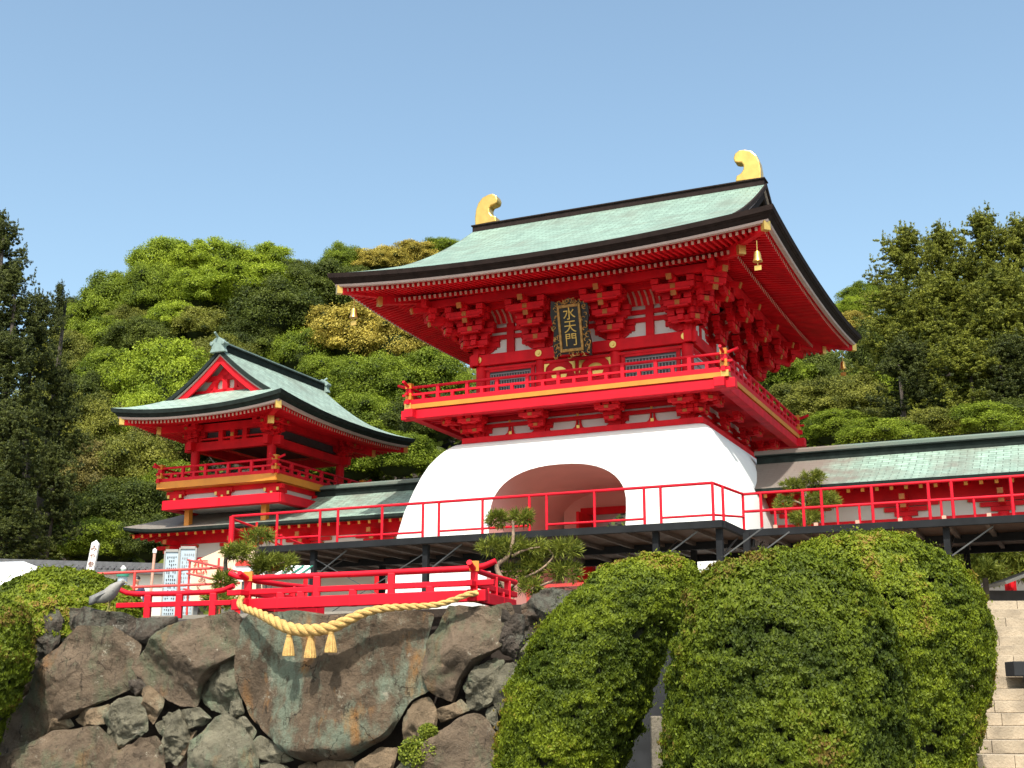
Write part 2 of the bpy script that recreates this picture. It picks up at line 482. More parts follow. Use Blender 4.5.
def text_part(name, txt, size, m, parent, loc, rot, depth=0.01):
    cu = bpy.data.curves.new(name, 'FONT'); cu.body = txt; cu.size = size; cu.extrude = depth
    cu.align_x = 'CENTER'; cu.align_y = 'CENTER'
    tmp = bpy.data.objects.new(name + '_curve', cu); COL.objects.link(tmp)
    bpy.context.view_layer.update()
    me = bpy.data.meshes.new_from_object(tmp.evaluated_get(bpy.context.evaluated_depsgraph_get()))
    bpy.data.objects.remove(tmp)
    me.materials.clear(); me.materials.append(m)
    o = bpy.data.objects.new(name, me); COL.objects.link(o)
    o.parent = parent; o.location = loc; o.rotation_euler = rot
    return o

# ------------------------------------------------------------------ leaf clouds
def leaf_mesh(name, C, Nn, size, aspect=0.6, seed=0, jitter=0.5, axis=None, val=None):
    rng = np.random.default_rng(seed)
    n = len(C)
    Nn = Nn + rng.normal(0, jitter, (n, 3)); Nn /= np.linalg.norm(Nn, axis=1, keepdims=True) + 1e-9
    if axis is None:
        A = rng.normal(0, 1, (n, 3))
    else:
        A = axis + rng.normal(0, 0.35, (n, 3))
    T = A - Nn * np.sum(A * Nn, axis=1, keepdims=True); T /= np.linalg.norm(T, axis=1, keepdims=True) + 1e-9
    B = np.cross(Nn, T)
    s = (size * rng.uniform(0.6, 1.3, n))[:, None]
    T = T * s * 0.5; B = B * s * 0.5 * aspect
    V = np.stack([C - T, C - T * 0.1 - B, C + T, C - T * 0.1 + B], axis=1).reshape(-1, 3)
    me = bpy.data.meshes.new(name)
    me.vertices.add(4 * n); me.loops.add(4 * n); me.polygons.add(n)
    me.vertices.foreach_set('co', V.astype(np.float32).ravel())
    me.loops.foreach_set('vertex_index', np.arange(4 * n, dtype=np.int32))
    me.polygons.foreach_set('loop_start', np.arange(0, 4 * n, 4, dtype=np.int32))
    try: me.polygons.foreach_set('loop_total', np.full(n, 4, dtype=np.int32))
    except Exception: pass
    me.update(calc_edges=True)
    at = me.attributes.new('v', 'FLOAT', 'POINT')
    vv = rng.uniform(0, 1, n) if val is None else np.clip(val + rng.uniform(-0.25, 0.25, n), 0, 1)
    at.data.foreach_set('value', np.repeat(vv, 4).astype(np.float32))
    me.validate()
    return me

def vnoise(X, f, seed, sz=(1, 1, 1)):
    """smooth value noise in about -1..1 for an (n,3) array"""
    r = np.random.default_rng(seed); L_ = r.uniform(-1, 1, (32, 32, 32))
    Q = X * f * np.array(sz) + r.uniform(0, 32, 3); i = np.floor(Q).astype(int); t = Q - i; t = t * t * (3 - 2 * t); i %= 32; j = (i + 1) % 32
    o = 0
    for a in (0, 1):
        for b in (0, 1):
            for c in (0, 1):
                w = (t[:, 0] if a else 1 - t[:, 0]) * (t[:, 1] if b else 1 - t[:, 1]) * (t[:, 2] if c else 1 - t[:, 2])
                o = o + w * L_[(j if a else i)[:, 0], (j if b else i)[:, 1], (j if c else i)[:, 2]]
    return o * 1.6

def lobe_cloud(seed, nl, per, rad, flat=0.8, lobe=(0.22, 0.38), up=0.25, bottom=-0.35):
    """unit crown (radius ~1): lobes spread on an ellipsoid shell; returns leaf centres and outward normals"""
    rng = np.random.default_rng(seed)
    C, Nn, V, LB = [], [], [], []
    for i in range(nl):
        while True:
            d = rng.normal(0, 1, 3); d /= np.linalg.norm(d)
            if d[2] > bottom: break
        rr = rng.uniform(0.42, 0.90)
        c = d * rr * np.array([1, 1, flat])
        lr = rng.uniform(*lobe)
        LB.append((c, lr))
        q = rng.normal(0, 1, (per, 3)); q /= np.linalg.norm(q, axis=1, keepdims=True)
        q[:, 2] = np.where(q[:, 2] < -0.62, -q[:, 2], q[:, 2])
        r3 = lr * (rng.uniform(0.55, 1.22, per) ** 1.0)[:, None] * (1 + .22 * np.sin(q[:, :1] * 7 + i) * np.cos(q[:, 1:2] * 6 + i * 2))
        sq = q * np.array([1, 1, 0.72])
        C.append(c + sq * r3); Nn.append(q * 0.9 + d * 0.25 + np.array([0, 0, up]))
        V.append(np.full(per, 0.5 + rng.uniform(-0.25, 0.25)))
    m_ = nl * per // 8                       # loose leaves between the clumps
    q = rng.normal(0, 1, (m_, 3)); q /= np.linalg.norm(q, axis=1, keepdims=True); q = q[q[:, 2] > -.4]; m_ = len(q)
    rr = .86 + .10 * vnoise(q, 3.0, seed) + rng.uniform(-.14, .05, m_)
    C.append(q * rr[:, None] * np.array([1, 1, flat])); Nn.append(q + np.array([0, 0, up])); V.append(np.clip(.5 + .3 * vnoise(q, 2.5, seed + 1), 0, 1))
    return np.vstack(C) * rad, np.vstack(Nn), np.concatenate(V), LB

def core_mesh(name, LB, rad, k=0.42):  # solid lumps added inside a crown to stop light passing through
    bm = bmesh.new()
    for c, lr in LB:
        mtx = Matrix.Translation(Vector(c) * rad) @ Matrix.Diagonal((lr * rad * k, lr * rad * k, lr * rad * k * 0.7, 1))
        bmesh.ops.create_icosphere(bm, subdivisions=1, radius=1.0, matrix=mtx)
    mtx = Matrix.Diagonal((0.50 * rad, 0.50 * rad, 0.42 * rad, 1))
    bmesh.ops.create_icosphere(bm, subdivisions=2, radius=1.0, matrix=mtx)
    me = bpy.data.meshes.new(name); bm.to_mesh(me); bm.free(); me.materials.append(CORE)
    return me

def trunk_mesh(name, h, r, seed, limbs=5, spread=0.6, m=BARK):
    rng = random.Random(seed); mb = MB()
    pts = [(rng.uniform(-.05, .05) * h * t, rng.uniform(-.05, .05) * h * t, h * t) for t in (0, .25, .5, .75, 1.0)]
    mb.tube(pts, [r, r * .85, r * .7, r * .5, r * .25], 8)
    for i in range(limbs):
        t = rng.uniform(.45, .9); a = rng.uniform(0, 2 * PI)
        p = Vector(pts[2]).lerp(Vector(pts[4]), (t - .45) / .55) * 1.0
        q = p + Vector((math.cos(a), math.sin(a), .7)) * h * spread * rng.uniform(.4, .6)
        mid = p.lerp(q, .5) + Vector((0, 0, -.04 * h))
        mb.tube([p, mid, q], [r * .4, r * .28, r * .1], 6)
    me = bpy.data.meshes.new(name); me.from_pydata([tuple(v) for v in mb.v], [], mb.f)
    me.polygons.foreach_set('use_smooth', [True] * len(me.polygons)); me.materials.append(m)
    return me

# ================================================================== TERRAIN
GX, GY, YAW = 3.7, 43.8, R(-24.3)
PZ = 3.2                                            # level of the shrine terrace

def sst(a, b, x):
    t = min(1, max(0, (x - a) / (b - a)))
    return t * t * (3 - 2 * t)

def hz(x, y):
    """height of the wooded hill behind the shrine"""
    top = 23.5 - 7.0 * sst(-16, -48, x) + 1.0 * sst(0, 25, x)
    t = sst(52, 102, y)
    return PZ - 0.25 + top * t + 1.2 * noise.noise(Vector((x * .05, y * .05, 3))) * t

g = MB().box(-1500, 1500, -300, 2500, -0.5, 0.0).build('ground', ASPH)
struct(g, 'grey paved forecourt below the stone wall', 'ground')
poly = [(-60, 37), (-14, 27.5), (-4.3, 24.2), (0.8, 22.4), (4.6, 21.75), (5.2, 21.55), (60, 21.55), (60, 60), (-60, 60)]
pl = MB().prism(poly, lambda x, y: (x, y, -0.3), lambda x, y: (x, y, PZ)).build('terrace_ground', GROUND)
struct(pl, 'gravel terrace the shrine stands on', 'ground')
hb = MB()
xs = np.linspace(-150, 150, 61); ys = np.concatenate([np.linspace(50, 110, 31), np.linspace(116, 220, 10)])
hb.grid([[(x, y, hz(x, y)) for x in xs] for y in ys])
hill = hb.build('hill', EARTH, smooth=60)
struct(hill, 'wooded hill rising behind the shrine', 'hill')

# retaining wall behind the clipped bushes, coloured dark to stand for the shade there
rw = MB()
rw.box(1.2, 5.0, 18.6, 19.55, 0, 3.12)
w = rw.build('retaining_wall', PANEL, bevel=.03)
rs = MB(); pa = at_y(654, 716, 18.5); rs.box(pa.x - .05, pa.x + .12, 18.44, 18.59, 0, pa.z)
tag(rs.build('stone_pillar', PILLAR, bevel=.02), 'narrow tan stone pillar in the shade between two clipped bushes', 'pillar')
struct(w, 'stone retaining wall behind the clipped bushes, coloured dark for the shade there', 'wall')

# stairs
st = MB(); n = 20
for k in range(n):
    z1 = PZ - .16 * k; y0 = 21.3 - .37 * (k + 1)
    st.box(5.0, 16, y0 + .03, 21.296 - .37 * k, -0.1, z1 - .164)
stn = MB()
rnd = random.Random(3)
for k in range(n + 1):
    x = 5.0
    while x < 16:
        wd = rnd.uniform(.95, 1.5)
        yf = 21.3 - .37 * k + rnd.uniform(-.004, .004)
        stn.box(x + .004, min(16, x + wd) - .004, yf, yf + .42, PZ - .16 * k - .155 + .004, PZ - .16 * k + .004 + rnd.uniform(-.003, .003))
        x += wd
so = stn.build('stairs', SAND, bevel=.012)
struct(so, 'pale sandstone steps climbing to the terrace at the right edge', 'stairs')
so2 = st.build('stair_base', GREYP); struct(so2, 'grey masonry under the pale sandstone steps', 'stairs')
la = MB(); la.box(5.0, 16, 21.72, 30, PZ - .1, PZ + .008)
struct(la.build('stair_landing', SAND), 'pale stone landing at the top of the steps', 'path')
sl = MB()
p = at_y(1004, 662, 18.35)
sl.box(p.x, p.x + 1.1, 18.0, 18.34, PZ - .16 * 8 - .0 + .012, p.z)
sl.box(p.x + .1, p.x + 1.2, 17.66, 17.98, PZ - .16 * 9 + .012, p.z - .2)
tag(sl.build('stone_block', PANEL, bevel=.01), 'dark grey block lying across two of the pale stairs at the right edge', 'block')

# ================================================================== GATE-FRAME THINGS
def sub_mb(mb, prims):
    o = MB()
    for (b, f, nv, nf) in prims:
        k = len(o.v)
        o.pr.append((k, len(o.f), nv, nf)); o.v += mb.v[b:b + nv]; o.uv += mb.uv[b:b + nv]
        o.f += [tuple(i - b + k for i in q) for q in mb.f[f:f + nf]]; o.mi += mb.mi[f:f + nf]
    return o

class GT:
    """a thing laid out in the shrine's own axes (x along the front, y into the depth, z absolute)"""
    def __init__(s, name, label, cat, anchor, group=None):
        s.a = Vector(anchor)
        c, sn = math.cos(YAW), math.sin(YAW)
        s.e = thing(name, label, cat, (GX + s.a.x * c - s.a.y * sn, GY + s.a.x * sn + s.a.y * c, s.a.z), YAW, group)
    def part(s, mb, name, m, smooth=None, bevel=0, label=None, parent=None, fix=False):
        o = mb.build(name, m, parent or s.e, smooth, bevel, label, fix=fix)
        if parent is None: o.location = -s.a
        return o

def _each(T, mb, name, m, limit=100, rest=None, **kw):
    """every primitive of mb becomes a part of its own; past the limit the far ones stay one part"""
    c, sn = math.cos(YAW), math.sin(YAW)
    cl = Vector((-GX * c - GY * sn, GX * sn - GY * c, EYE)) if isinstance(T, GT) else Vector((0, 0, EYE))
    def dist(p):
        b, f, nv, nf = p; q = Vector((0, 0, 0))
        for v in mb.v[b:b + nv]: q += v
        return (q / nv - cl).length
    pr = sorted(mb.pr, key=dist) if len(mb.pr) > limit else mb.pr
    out = [T.part(sub_mb(mb, [p]), name, m, **kw) for p in pr[:limit]]
    if len(pr) > limit:
        o = T.part(sub_mb(mb, pr[limit:]), rest or name + '_rows', m, **kw); o['kind'] = 'stuff'
    return out
GT.each = _each

RZ90 = Matrix.Rotation(-PI / 2, 4, 'Z')

def irimoya(T, A, B, Xg, z0, rise, a, up, M=None, eave=.40, cop=COPPER, dark=DARK, wallA=3.6, wallB=3.8, k1=1.7, tiers=True, tips=TIP, sp=.22, bbm=RED):
    """hip-and-gable roof; ridge along x (before M); A,B half sizes of the eaves; Xg half length of the ridge"""
    def lift(x, y): return up * min(1, abs(x) / A) ** 2.2 * min(1, abs(y) / B) ** 2.2
    def prof(d):
        t = d / B; return z0 + rise * (a * t + (1 - a) * t * t)
    dg = A - Xg
    ds = [dg * i / 5 for i in range(5)] + [dg + (B - dg) * i / 20 for i in range(21)]
    arc = [0]
    for i in range(1, len(ds)):
        arc.append(arc[-1] + math.hypot(ds[i] - ds[i - 1], prof(ds[i]) - prof(ds[i - 1])))
    roof = MB(M)
    for sg in (-1, 1):
        P, U = [], []
        for d, v in zip(ds, arc):
            xe = A - d if d < dg else Xg
            row = [xe * (2 * j / 48 - 1) for j in range(49)]
            P.append([(x, sg * (B - d), prof(d) + lift(x, B - d)) for x in row])
            U.append([(x + 50.1, v + 3.03) for x in row])
        roof.grid(P, U, flip=(sg > 0))
        P, U = [], []
        for i in range(9):
            d = (dg + .5) * i / 8; ye = B - d
            row = [ye * (2 * j / 40 - 1) for j in range(41)]
            P.append([(sg * (A - d), y, prof(d) + lift(A - d, y)) for y in row])
            U.append([(y + 90.1, d * 1.1 + 3.03) for y in row])
        roof.grid(P, U, flip=(sg < 0))
    T.part(roof, 'roof_covering', cop, smooth=40)
    def ring(offs, mb, sides=(0, 1, 2, 3)):
        for sd in sides:
            P = []
            for j in range(61):
                t = 2 * j / 60 - 1; row = []
                for ins, dz in offs:
                    if sd in (0, 2):
                        x = t * (A - ins); y = (B - ins) * (-1 if sd == 0 else 1)
                    else:
                        y = t * (B - ins); x = (A - ins) * (1 if sd == 1 else -1)
                    row.append((x, y, z0 + lift(x, y) + dz))
                P.append(row)
            mb.grid(P)
        return mb
    e = eave
    T.part(ring([(0.0, 0.004), (.03, -.14), (.05, -.14), (.09, -e * .6), (.11, -e * .6), (.20, -e)], MB(M)), 'eave_edge', dark, smooth=30, fix=True)
    T.part(ring([(.20, -e + .003), (.22, -e - .07), (.34, -e - .07), (.36, -e)], MB(M)), 'eave_strip', STRIP, fix=True)
    inn = A - wallA
    r1 = 1.75
    T.part(ring([(.34, -e - .03), (r1, -e + .20), (r1 + .02, -e + .06), (inn + .35, -e + .06 + (inn + .35 - r1) * k1 * .3)], MB(M)), 'soffit', RED, fix=True)
    rf, tp = MB(M), MB(M)
    def rpt(sd, q, ins, dz):
        if sd in (0, 2): x, y = q, (B - ins) * (-1 if sd == 0 else 1)
        else: y, x = q, (A - ins) * (1 if sd == 1 else -1)
        return Vector((x, y, z0 + lift(x, y) + dz))
    for sd in range(4):
        L = A if sd in (0, 2) else B
        q = -(L - .55)
        while q < L - .5:
            lim = L - abs(q)
            i1 = min(r1 + .05, lim)
            if i1 > .5:
                rf.bar(rpt(sd, q, .42, -e - .12), rpt(sd, q, i1, -e + .12 - (r1 + .05 - i1) * .16), sp * .42, .11, cap=True)
            i2 = min(inn + .2, lim)
            if i2 > r1 - .1 and tiers:
                a0 = rpt(sd, q, r1 - .18, -e - .14); a1 = rpt(sd, q, i2, -e - .10 + (i2 - r1) * k1 * .3)
                rf.bar(a0, a1, sp * .42, .12, cap=True)
            q += sp
    for sx in (-1, 1):
        for sy in (-1, 1):
            def hp(ins, dz):
                x, y = sx * (A - ins), sy * (B - ins); return Vector((x, y, z0 + lift(x, y) + dz))
            rf.bar(hp(.30, -e - .16), hp(r1, -e + .02), .17, .24)
            rf.bar(hp(r1 - .5, -e - .26), hp(inn + .2, -e - .16 + (inn + .2 - r1) * k1 * .3), .19, .26)
    T.each(rf, 'rafter', [RED, tips], 100, 'rafter_rows')
    cap = MB(M)
    for sx in (-1, 1):
        for sy in (-1, 1):
            x, y = sx * (A - .26), sy * (B - .26)
            c = Vector((x, y, z0 + lift(x, y) - e - .165)); d = Vector((sx, sy, 0)).normalized()
            cap.bar(c - d * .16, c + d * .02, .21, .27)
            x, y = sx * (A - r1 + .5), sy * (B - r1 + .5)
            c = Vector((x, y, z0 + lift(x, y) - e - .27))
            cap.bar(c - d * .12, c + d * .03, .23, .29)
    T.each(cap, 'gold_rafter_cap', GOLD)
    # verge, bargeboard and gable
    vg, bb, pn, ins_ = MB(M), MB(M), MB(M), MB(M)
    dd = [dg + (B - dg) * i / 24 for i in range(25)]
    for sx in (-1, 1):
        for sy in (-1, 1):
            q = [(sy * (B - d), prof(d) + lift(Xg, B - d)) for d in dd]
            vg.grid([[(sx * (Xg + .004), y, z + .001), (sx * (Xg + .05), y, z - .03), (sx * (Xg + .05), y, z - .20), (sx * (Xg - .25), y, z - .26), (sx * (Xg - .55), y, z - .16)] for y, z in q], flip=(sx * sy > 0))
            pn.grid([[(sx * (Xg - .02), y, z - .215), (sx * (Xg - .02), y, z - .275), (sx * (Xg - .2), y, z - .275)] for y, z in q])
            bb.grid([[(sx * (Xg - .08), y, z - .25), (sx * (Xg - .07), y, z - .58), (sx * (Xg - .16), y, z - .58), (sx * (Xg - .17), y, z - .25)] for y, z in q])
            ins_.grid([[(sx * (Xg - .6), y, z - .1), (sx * (Xg - .6), y, min(prof(dg), z - .12))] for y, z in q])
    T.each(vg, 'verge', dark, smooth=30)
    T.each(pn, 'verge_strip', STRIP)
    T.each(bb, 'bargeboard', bbm)
    T.each(ins_, 'gable_wall', CREAM if bbm == RED else DARK)
    gs = MB(M)
    zb = prof(dg) + .12; zt = prof(B) - .45
    for sx in (-1, 1):
        x0, x1 = sx * (Xg - .58), sx * (Xg - .42)
        hb_ = (B - dg) * .62
        gs.box(x0, x1, -hb_ * 1.1, hb_ * 1.1, zb, zb + .26)
        gs.box(x0, x1, -hb_ * .62, hb_ * .62, zb + .62, zb + .80)
        gs.box(x0, x1, -.11, .11, zb, zt)
        for s2 in (-1, 1):
            gs.bar(((x0 + x1) / 2, s2 * hb_ * .55, zb + .2), ((x0 + x1) / 2, 0, zt - .2), .14, .16)
            gs.box(x0, x1, s2 * hb_ * .33 - .07, s2 * hb_ * .33 + .07, zb, zb + .66)
    T.each(gs, 'gable_strut', bbm)
    return prof, lift

def bracket(T, x, y, z, nx, ny, tiers=3, step=.42, h=.40, wdt=1.25, tail=True, diag=False, sc=1.0):
    m1 = MB(); m2 = 1
    n = Vector((nx, ny, 0)).normalized(); t = Vector((-n.y, n.x, 0)); o = Vector((x, y, 0))
    def bb(mb, u0, u1, v0, v1, z0, z1):
        c = [o + n * u + t * v for u, v in ((u0, v0), (u1, v0), (u1, v1), (u0, v1))]
        vs = [(p.x, p.y, z0) for p in c] + [(p.x, p.y, z1) for p in c]
        gold = mb == 1; mb = m1
        mb.add(vs, [(0, 3, 2, 1), (4, 5, 6, 7), (0, 1, 5, 4), (1, 2, 6, 5), (2, 3, 7, 6), (3, 0, 4, 7)])
        if gold: m1.mi[-6:] = [1] * 6
    w = .085 * sc
    bb(m1, -.2 * sc, .22 * sc, -.21 * sc, .21 * sc, z - .22 * sc, z)
    for k in range(tiers):
        zz = z + k * h
        L = step * (k + 1)
        bb(m1, -.15, L + .06, -w, w, zz, zz + h * .42)
        bb(m2, L + .06, L + .10, -w * .9, w * .9, zz + .01, zz + h * .40)
        for u, ln in ((step * k, wdt * (1 - .0 * k)), (L, wdt * .66)):
            if u == L and k == tiers - 1: ln = wdt
            bb(m1, u - w, u + w, -ln / 2, ln / 2, zz + h * .03, zz + h * .45)
            bb(m1, u - w, u + w, -ln / 2 + .12, ln / 2 - .12, zz - h * .12, zz + h * .10)
            for v in (-ln / 2 + .1, 0, ln / 2 - .1):
                bb(m1, u - .12 * sc, u + .12 * sc, v - .12 * sc, v + .12 * sc, zz + h * .5, zz + h * .92)
    if tail:
        for k, (u0, zt) in enumerate(((step * 1.1, z + h * 1.75), (step * 2.1, z + h * 2.7))):
            p = o + n * u0; q = o + n * (u0 + step * 1.9)
            m1.bar((p.x, p.y, zt + .22), (q.x, q.y, zt), .15 * sc, .17 * sc)
            r_ = o + n * (u0 + step * 1.98)
            m1.bar((q.x, q.y, zt), (r_.x, r_.y, zt - .012), .17 * sc, .19 * sc); m1.mi[-6:] = [1] * 6
    return T.part(m1, 'bracket_cluster', [RED, OCHRE])

def balustrade(T, x0, x1, y0, y1, z, H=.6, gap=.9, over=.35, sides=('f', 'r', 'l', 'b'), thick=.05):
    r, pz, gd = MB(), MB(), MB()
    segs = dict(f=((x0, y0), (x1, y0)), b=((x0, y1), (x1, y1)), r=((x1, y0), (x1, y1)), l=((x0, y0), (x0, y1)))
    for s in sides:
        a, b = [Vector((*q, 0)) for q in segs[s]]; d = (b - a).normalized(); Ln = (b - a).length
        def P(u, zz): q = a + d * u; return (q.x, q.y, zz)
        r.bar(P(-.18, z + .08), P(Ln + .18, z + .08), .12, .15)
        r.bar(P(-over * .8, z + H * .58), P(Ln + over * .8, z + H * .58), .08, .07)
        pts = [P(-over - .12, z + H + .12), P(-over * .5, z + H + .03), P(.1, z + H), P(Ln * .5, z + H), P(Ln - .1, z + H), P(Ln + over * .5, z + H + .03), P(Ln + over + .12, z + H + .12)]
        r.tube(pts, thick, 8)
        n = max(2, round(Ln / gap))
        for i in range(n + 1):
            q = P(Ln * i / n, 0)
            pz.box(q[0] - .055, q[0] + .055, q[1] - .055, q[1] + .055, z + .155, z + H - .02)
            if i < n:
                q = P(Ln * (i + .5) / n, 0)
                pz.box(q[0] - .05, q[0] + .05, q[1] - .05, q[1] + .05, z + .155, z + H * .55)
    for cx, cy in ((x0, y0), (x1, y0), (x1, y1), (x0, y1)):
        if (cx, cy) == (x0, y1) and 'l' not in sides: continue
        pz.box(cx - .09, cx + .09, cy - .09, cy + .09, z, z + H + .1)
        for a_, b_ in ((.16, .30), (H * .5, H * .66), (H * .93, H + .14)):
            gd.box(cx - .105, cx + .105, cy - .105, cy + .105, z + a_, z + b_)
    T.each(r, 'balcony_rail', RED2, smooth=40)
    T.each(pz, 'baluster', RED2)
    T.each(gd, 'gold_band', GOLDP)

# ------------------------------------------------------------------ THE GREAT GATE
G = GT('shrine_gate', 'huge two-storey vermilion shrine gate on a flared white base with green copper roof', 'gate', (0, 0, PZ))
# white base
prof_b = [(3.0, 6.30, 5.62), (4.7, 6.08, 5.42), (6.0, 5.92, 5.26), (6.8, 5.79, 5.16), (7.6, 5.60, 5.04), (8.3, 5.34, 4.90), (8.8, 5.12, 4.78), (9.15, 4.93, 4.68), (9.42, 4.74, 4.56), (9.60, 4.58, 4.46), (9.74, 4.43, 4.36), (9.84, 4.28, 4.22), (9.89, 4.12, 4.1), (9.90, 3.5, 3.5)]
def rrect(hx, hy, z, r=.28, n=5):
    out = []
    for cx, cy, a0 in ((hx - r, -hy + r, -90), (hx - r, hy - r, 0), (-hx + r, hy - r, 90), (-hx + r, -hy + r, 180)):
        for i in range(n + 1):
            t = R(a0 + 90 * i / n); out.append((cx - .08 * sst(9.9, 9.0, z) + r * math.cos(t), cy + r * math.sin(t), z))
    return out
bmb = MB(); rows = [rrect(hx, hy, z, .09 + .05 * sst(8.0, 9.6, z)) for z, hx, hy in prof_b]
nn = len(rows[0]); vs = [p for r_ in rows for p in r_]
fs = [(i * nn + k, i * nn + (k + 1) % nn, (i + 1) * nn + (k + 1) % nn, (i + 1) * nn + k) for i in range(len(rows) - 1) for k in range(nn)]
fs += [tuple(range(nn))[::-1], tuple(range(len(vs) - nn, len(vs)))]
bmb.add(vs, fs)
base = G.part(bmb, 'gate_base', WHITE)
# arched tunnel cut through the base
ap = []
cx, hw, zs, zt = -.26, 2.28, 7.25, 8.82
for i in range(25):
    t = PI * i / 24
    c, s_ = math.cos(t), math.sin(t)
    ap.append((cx + hw * math.copysign(abs(c) ** .86, c), zs + (zt - zs) * abs(s_) ** .80))
ap = [(cx + hw - .06, 2.5)] + ap + [(cx - hw + .06, 2.5)]
cut = MB().prism(ap, lambda x, z: (x, -8, z), lambda x, z: (x, 8, z)).build('arch_cutter', TUNNEL, G.e, fix=True)
cut.location = -G.a
bpy.context.view_layer.update()
bmod = base.modifiers.new('cut', 'BOOLEAN'); bmod.operation = 'DIFFERENCE'; bmod.object = cut; bmod.solver = 'EXACT'
bpy.context.view_layer.update()
nme = bpy.data.meshes.new_from_object(base.evaluated_get(bpy.context.evaluated_depsgraph_get()))
base.modifiers.clear(); base.data = nme; bpy.data.objects.remove(cut)
nme.materials.clear(); nme.materials.append(WHITE); nme.materials.append(TUNNEL)
for p in nme.polygons:
    c = p.center; p.use_smooth = True
    p.material_index = 1 if (abs(p.normal.y) < .3 and abs(c.x - cx) < hw + .02 and c.z < 8.88) else 0
nme.set_sharp_from_angle(angle=R(38))
# raised rim round the arch (slightly proud)
# inside the tunnel: cross wall with door, vermilion doors standing open
iw = MB()
iw.box(-2.30, 2.10, .6, .9, 8.15, 8.9); iw.box(-2.30, -1.3, .6, .9, 3.1, 8.15); iw.box(1.25, 2.10, .6, .9, 3.1, 8.15)
G.each(iw, 'inner_wall', TUNNEL)
dm = MB()
dm.box(-1.45, -1.3, .45, 1.05, 3.1, 8.0); dm.box(1.25, 1.4, .45, 1.05, 3.1, 8.0); dm.box(-1.6, 1.55, .42, .58, 7.95, 8.2)
G.each(dm, 'door_frame', RED)
for s_ in (-1, 1):
    d = MB(); x = -1.22 if s_ < 0 else 1.17
    d.box(x - .05, x + .05, -.85, .42, 3.3, 7.9)
    do = G.part(d, 'gate_door', RED, label='vermilion gate door standing open inside the arch')
    k = MB()
    for zz in (4.2, 5.2, 6.2, 7.2): k.box(x - .07, x + .07, -.80, .38, zz, zz + .10)
    G.part(k, 'iron_strap', BLACK, parent=do)
# plinth and lower wall (under the balcony)
CXS = [-3.46, -1.27, 1.33, 3.72]; FY = -3.8; BYS = [-3.8, -1.3, 1.3, 3.8]
pb = MB(); pb.box(-4.0, 4.25, -4.18, 4.18, 9.87, 10.06)
G.part(pb, 'plinth_beam', RED, bevel=.01)
lw = MB(); lw.box(-3.55, 3.8, -3.78, 3.78, 10.0, 14.5)
G.part(lw, 'plaster_wall', WHITE)

def frontside(fn):
    """call fn(mapper, half-list) for the front and the right/left sides"""
    fn(lambda u, o: (u, FY - o), CXS)
    fn(lambda u, o: (3.72 + o, u), BYS)
    fn(lambda u, o: (-3.46 - o, u), BYS)
def sbox(mb, mp, u0, u1, o0, o1, z0, z1):
    a = mp(u0, o0); b = mp(u1, o1); mb.box(a[0], b[0], a[1], b[1], z0, z1)
lowred = MB(); dots = MB(); upred = MB(); 
kaeru = MB(); nage = MB(); coving = MB(); ribs = MB(); plats = MB()
grb, grl, frm = MB(), MB(), MB()
def lower(mp, us):
    sbox(lowred, mp, us[0] - .3, us[-1] + .3, -.02, .10, 10.40, 10.52)
    sbox(lowred, mp, us[0] - .3, us[-1] + .3, -.02, .12, 10.60, 10.72)
    for a, b in zip(us[:-1], us[1:]):
        m = (a + b) / 2
        # curved frog-leg strut between the columns
        for s in (-1, 1):
            pts = [(.03, 10.50), (.03, 10.06), (.30, 10.06), (.22, 10.12), (.12, 10.18), (.08, 10.30), (.07, 10.50)]
            lowred.prism([(m + s * x, z) for x, z in pts], lambda u, z: (*mp(u, -.02), z), lambda u, z: (*mp(u, .07), z))
            e = a if s > 0 else b
            pts = [(.14, 10.50), (.14, 10.06), (.42, 10.06), (.36, 10.12), (.28, 10.17), (.24, 10.26), (.24, 10.50)]
            lowred.prism([(e + s * x, z) for x, z in pts], lambda u, z: (*mp(u, -.02), z), lambda u, z: (*mp(u, .07), z))
        sbox(dots, mp, m - .05, m + .05, .07, .10, 10.12, 10.22)
        sbox(dots, mp, m - .04, m + .04, .12, .14, 10.52, 10.59)
    for u in us:
        sbox(lowred, mp, u - .17, u + .17, -.02, .13, 10.04, 10.75)
frontside(lower)
G.part(lowred, 'lower_frame', RED, fix=True); G.each(dots, 'gold_stud', GOLD)
# lower brackets carry the balcony
for i, u in enumerate(CXS): bracket(G, u, FY, 10.22, 0, -1, 2, .46, .25, .8, tail=False, sc=.9)
for u in BYS:
    bracket(G, 3.72, u, 10.22, 1, 0, 2, .46, .25, .8, tail=False, sc=.9)
    bracket(G, -3.46, u, 10.22, -1, 0, 2, .46, .25, .8, tail=False, sc=.9)
bracket(G, 3.72, FY, 10.22, 1, -1, 2, .62, .25, .5, tail=False, sc=.9)
bracket(G, -3.46, FY, 10.22, -1, -1, 2, .62, .25, .5, tail=False, sc=.9)
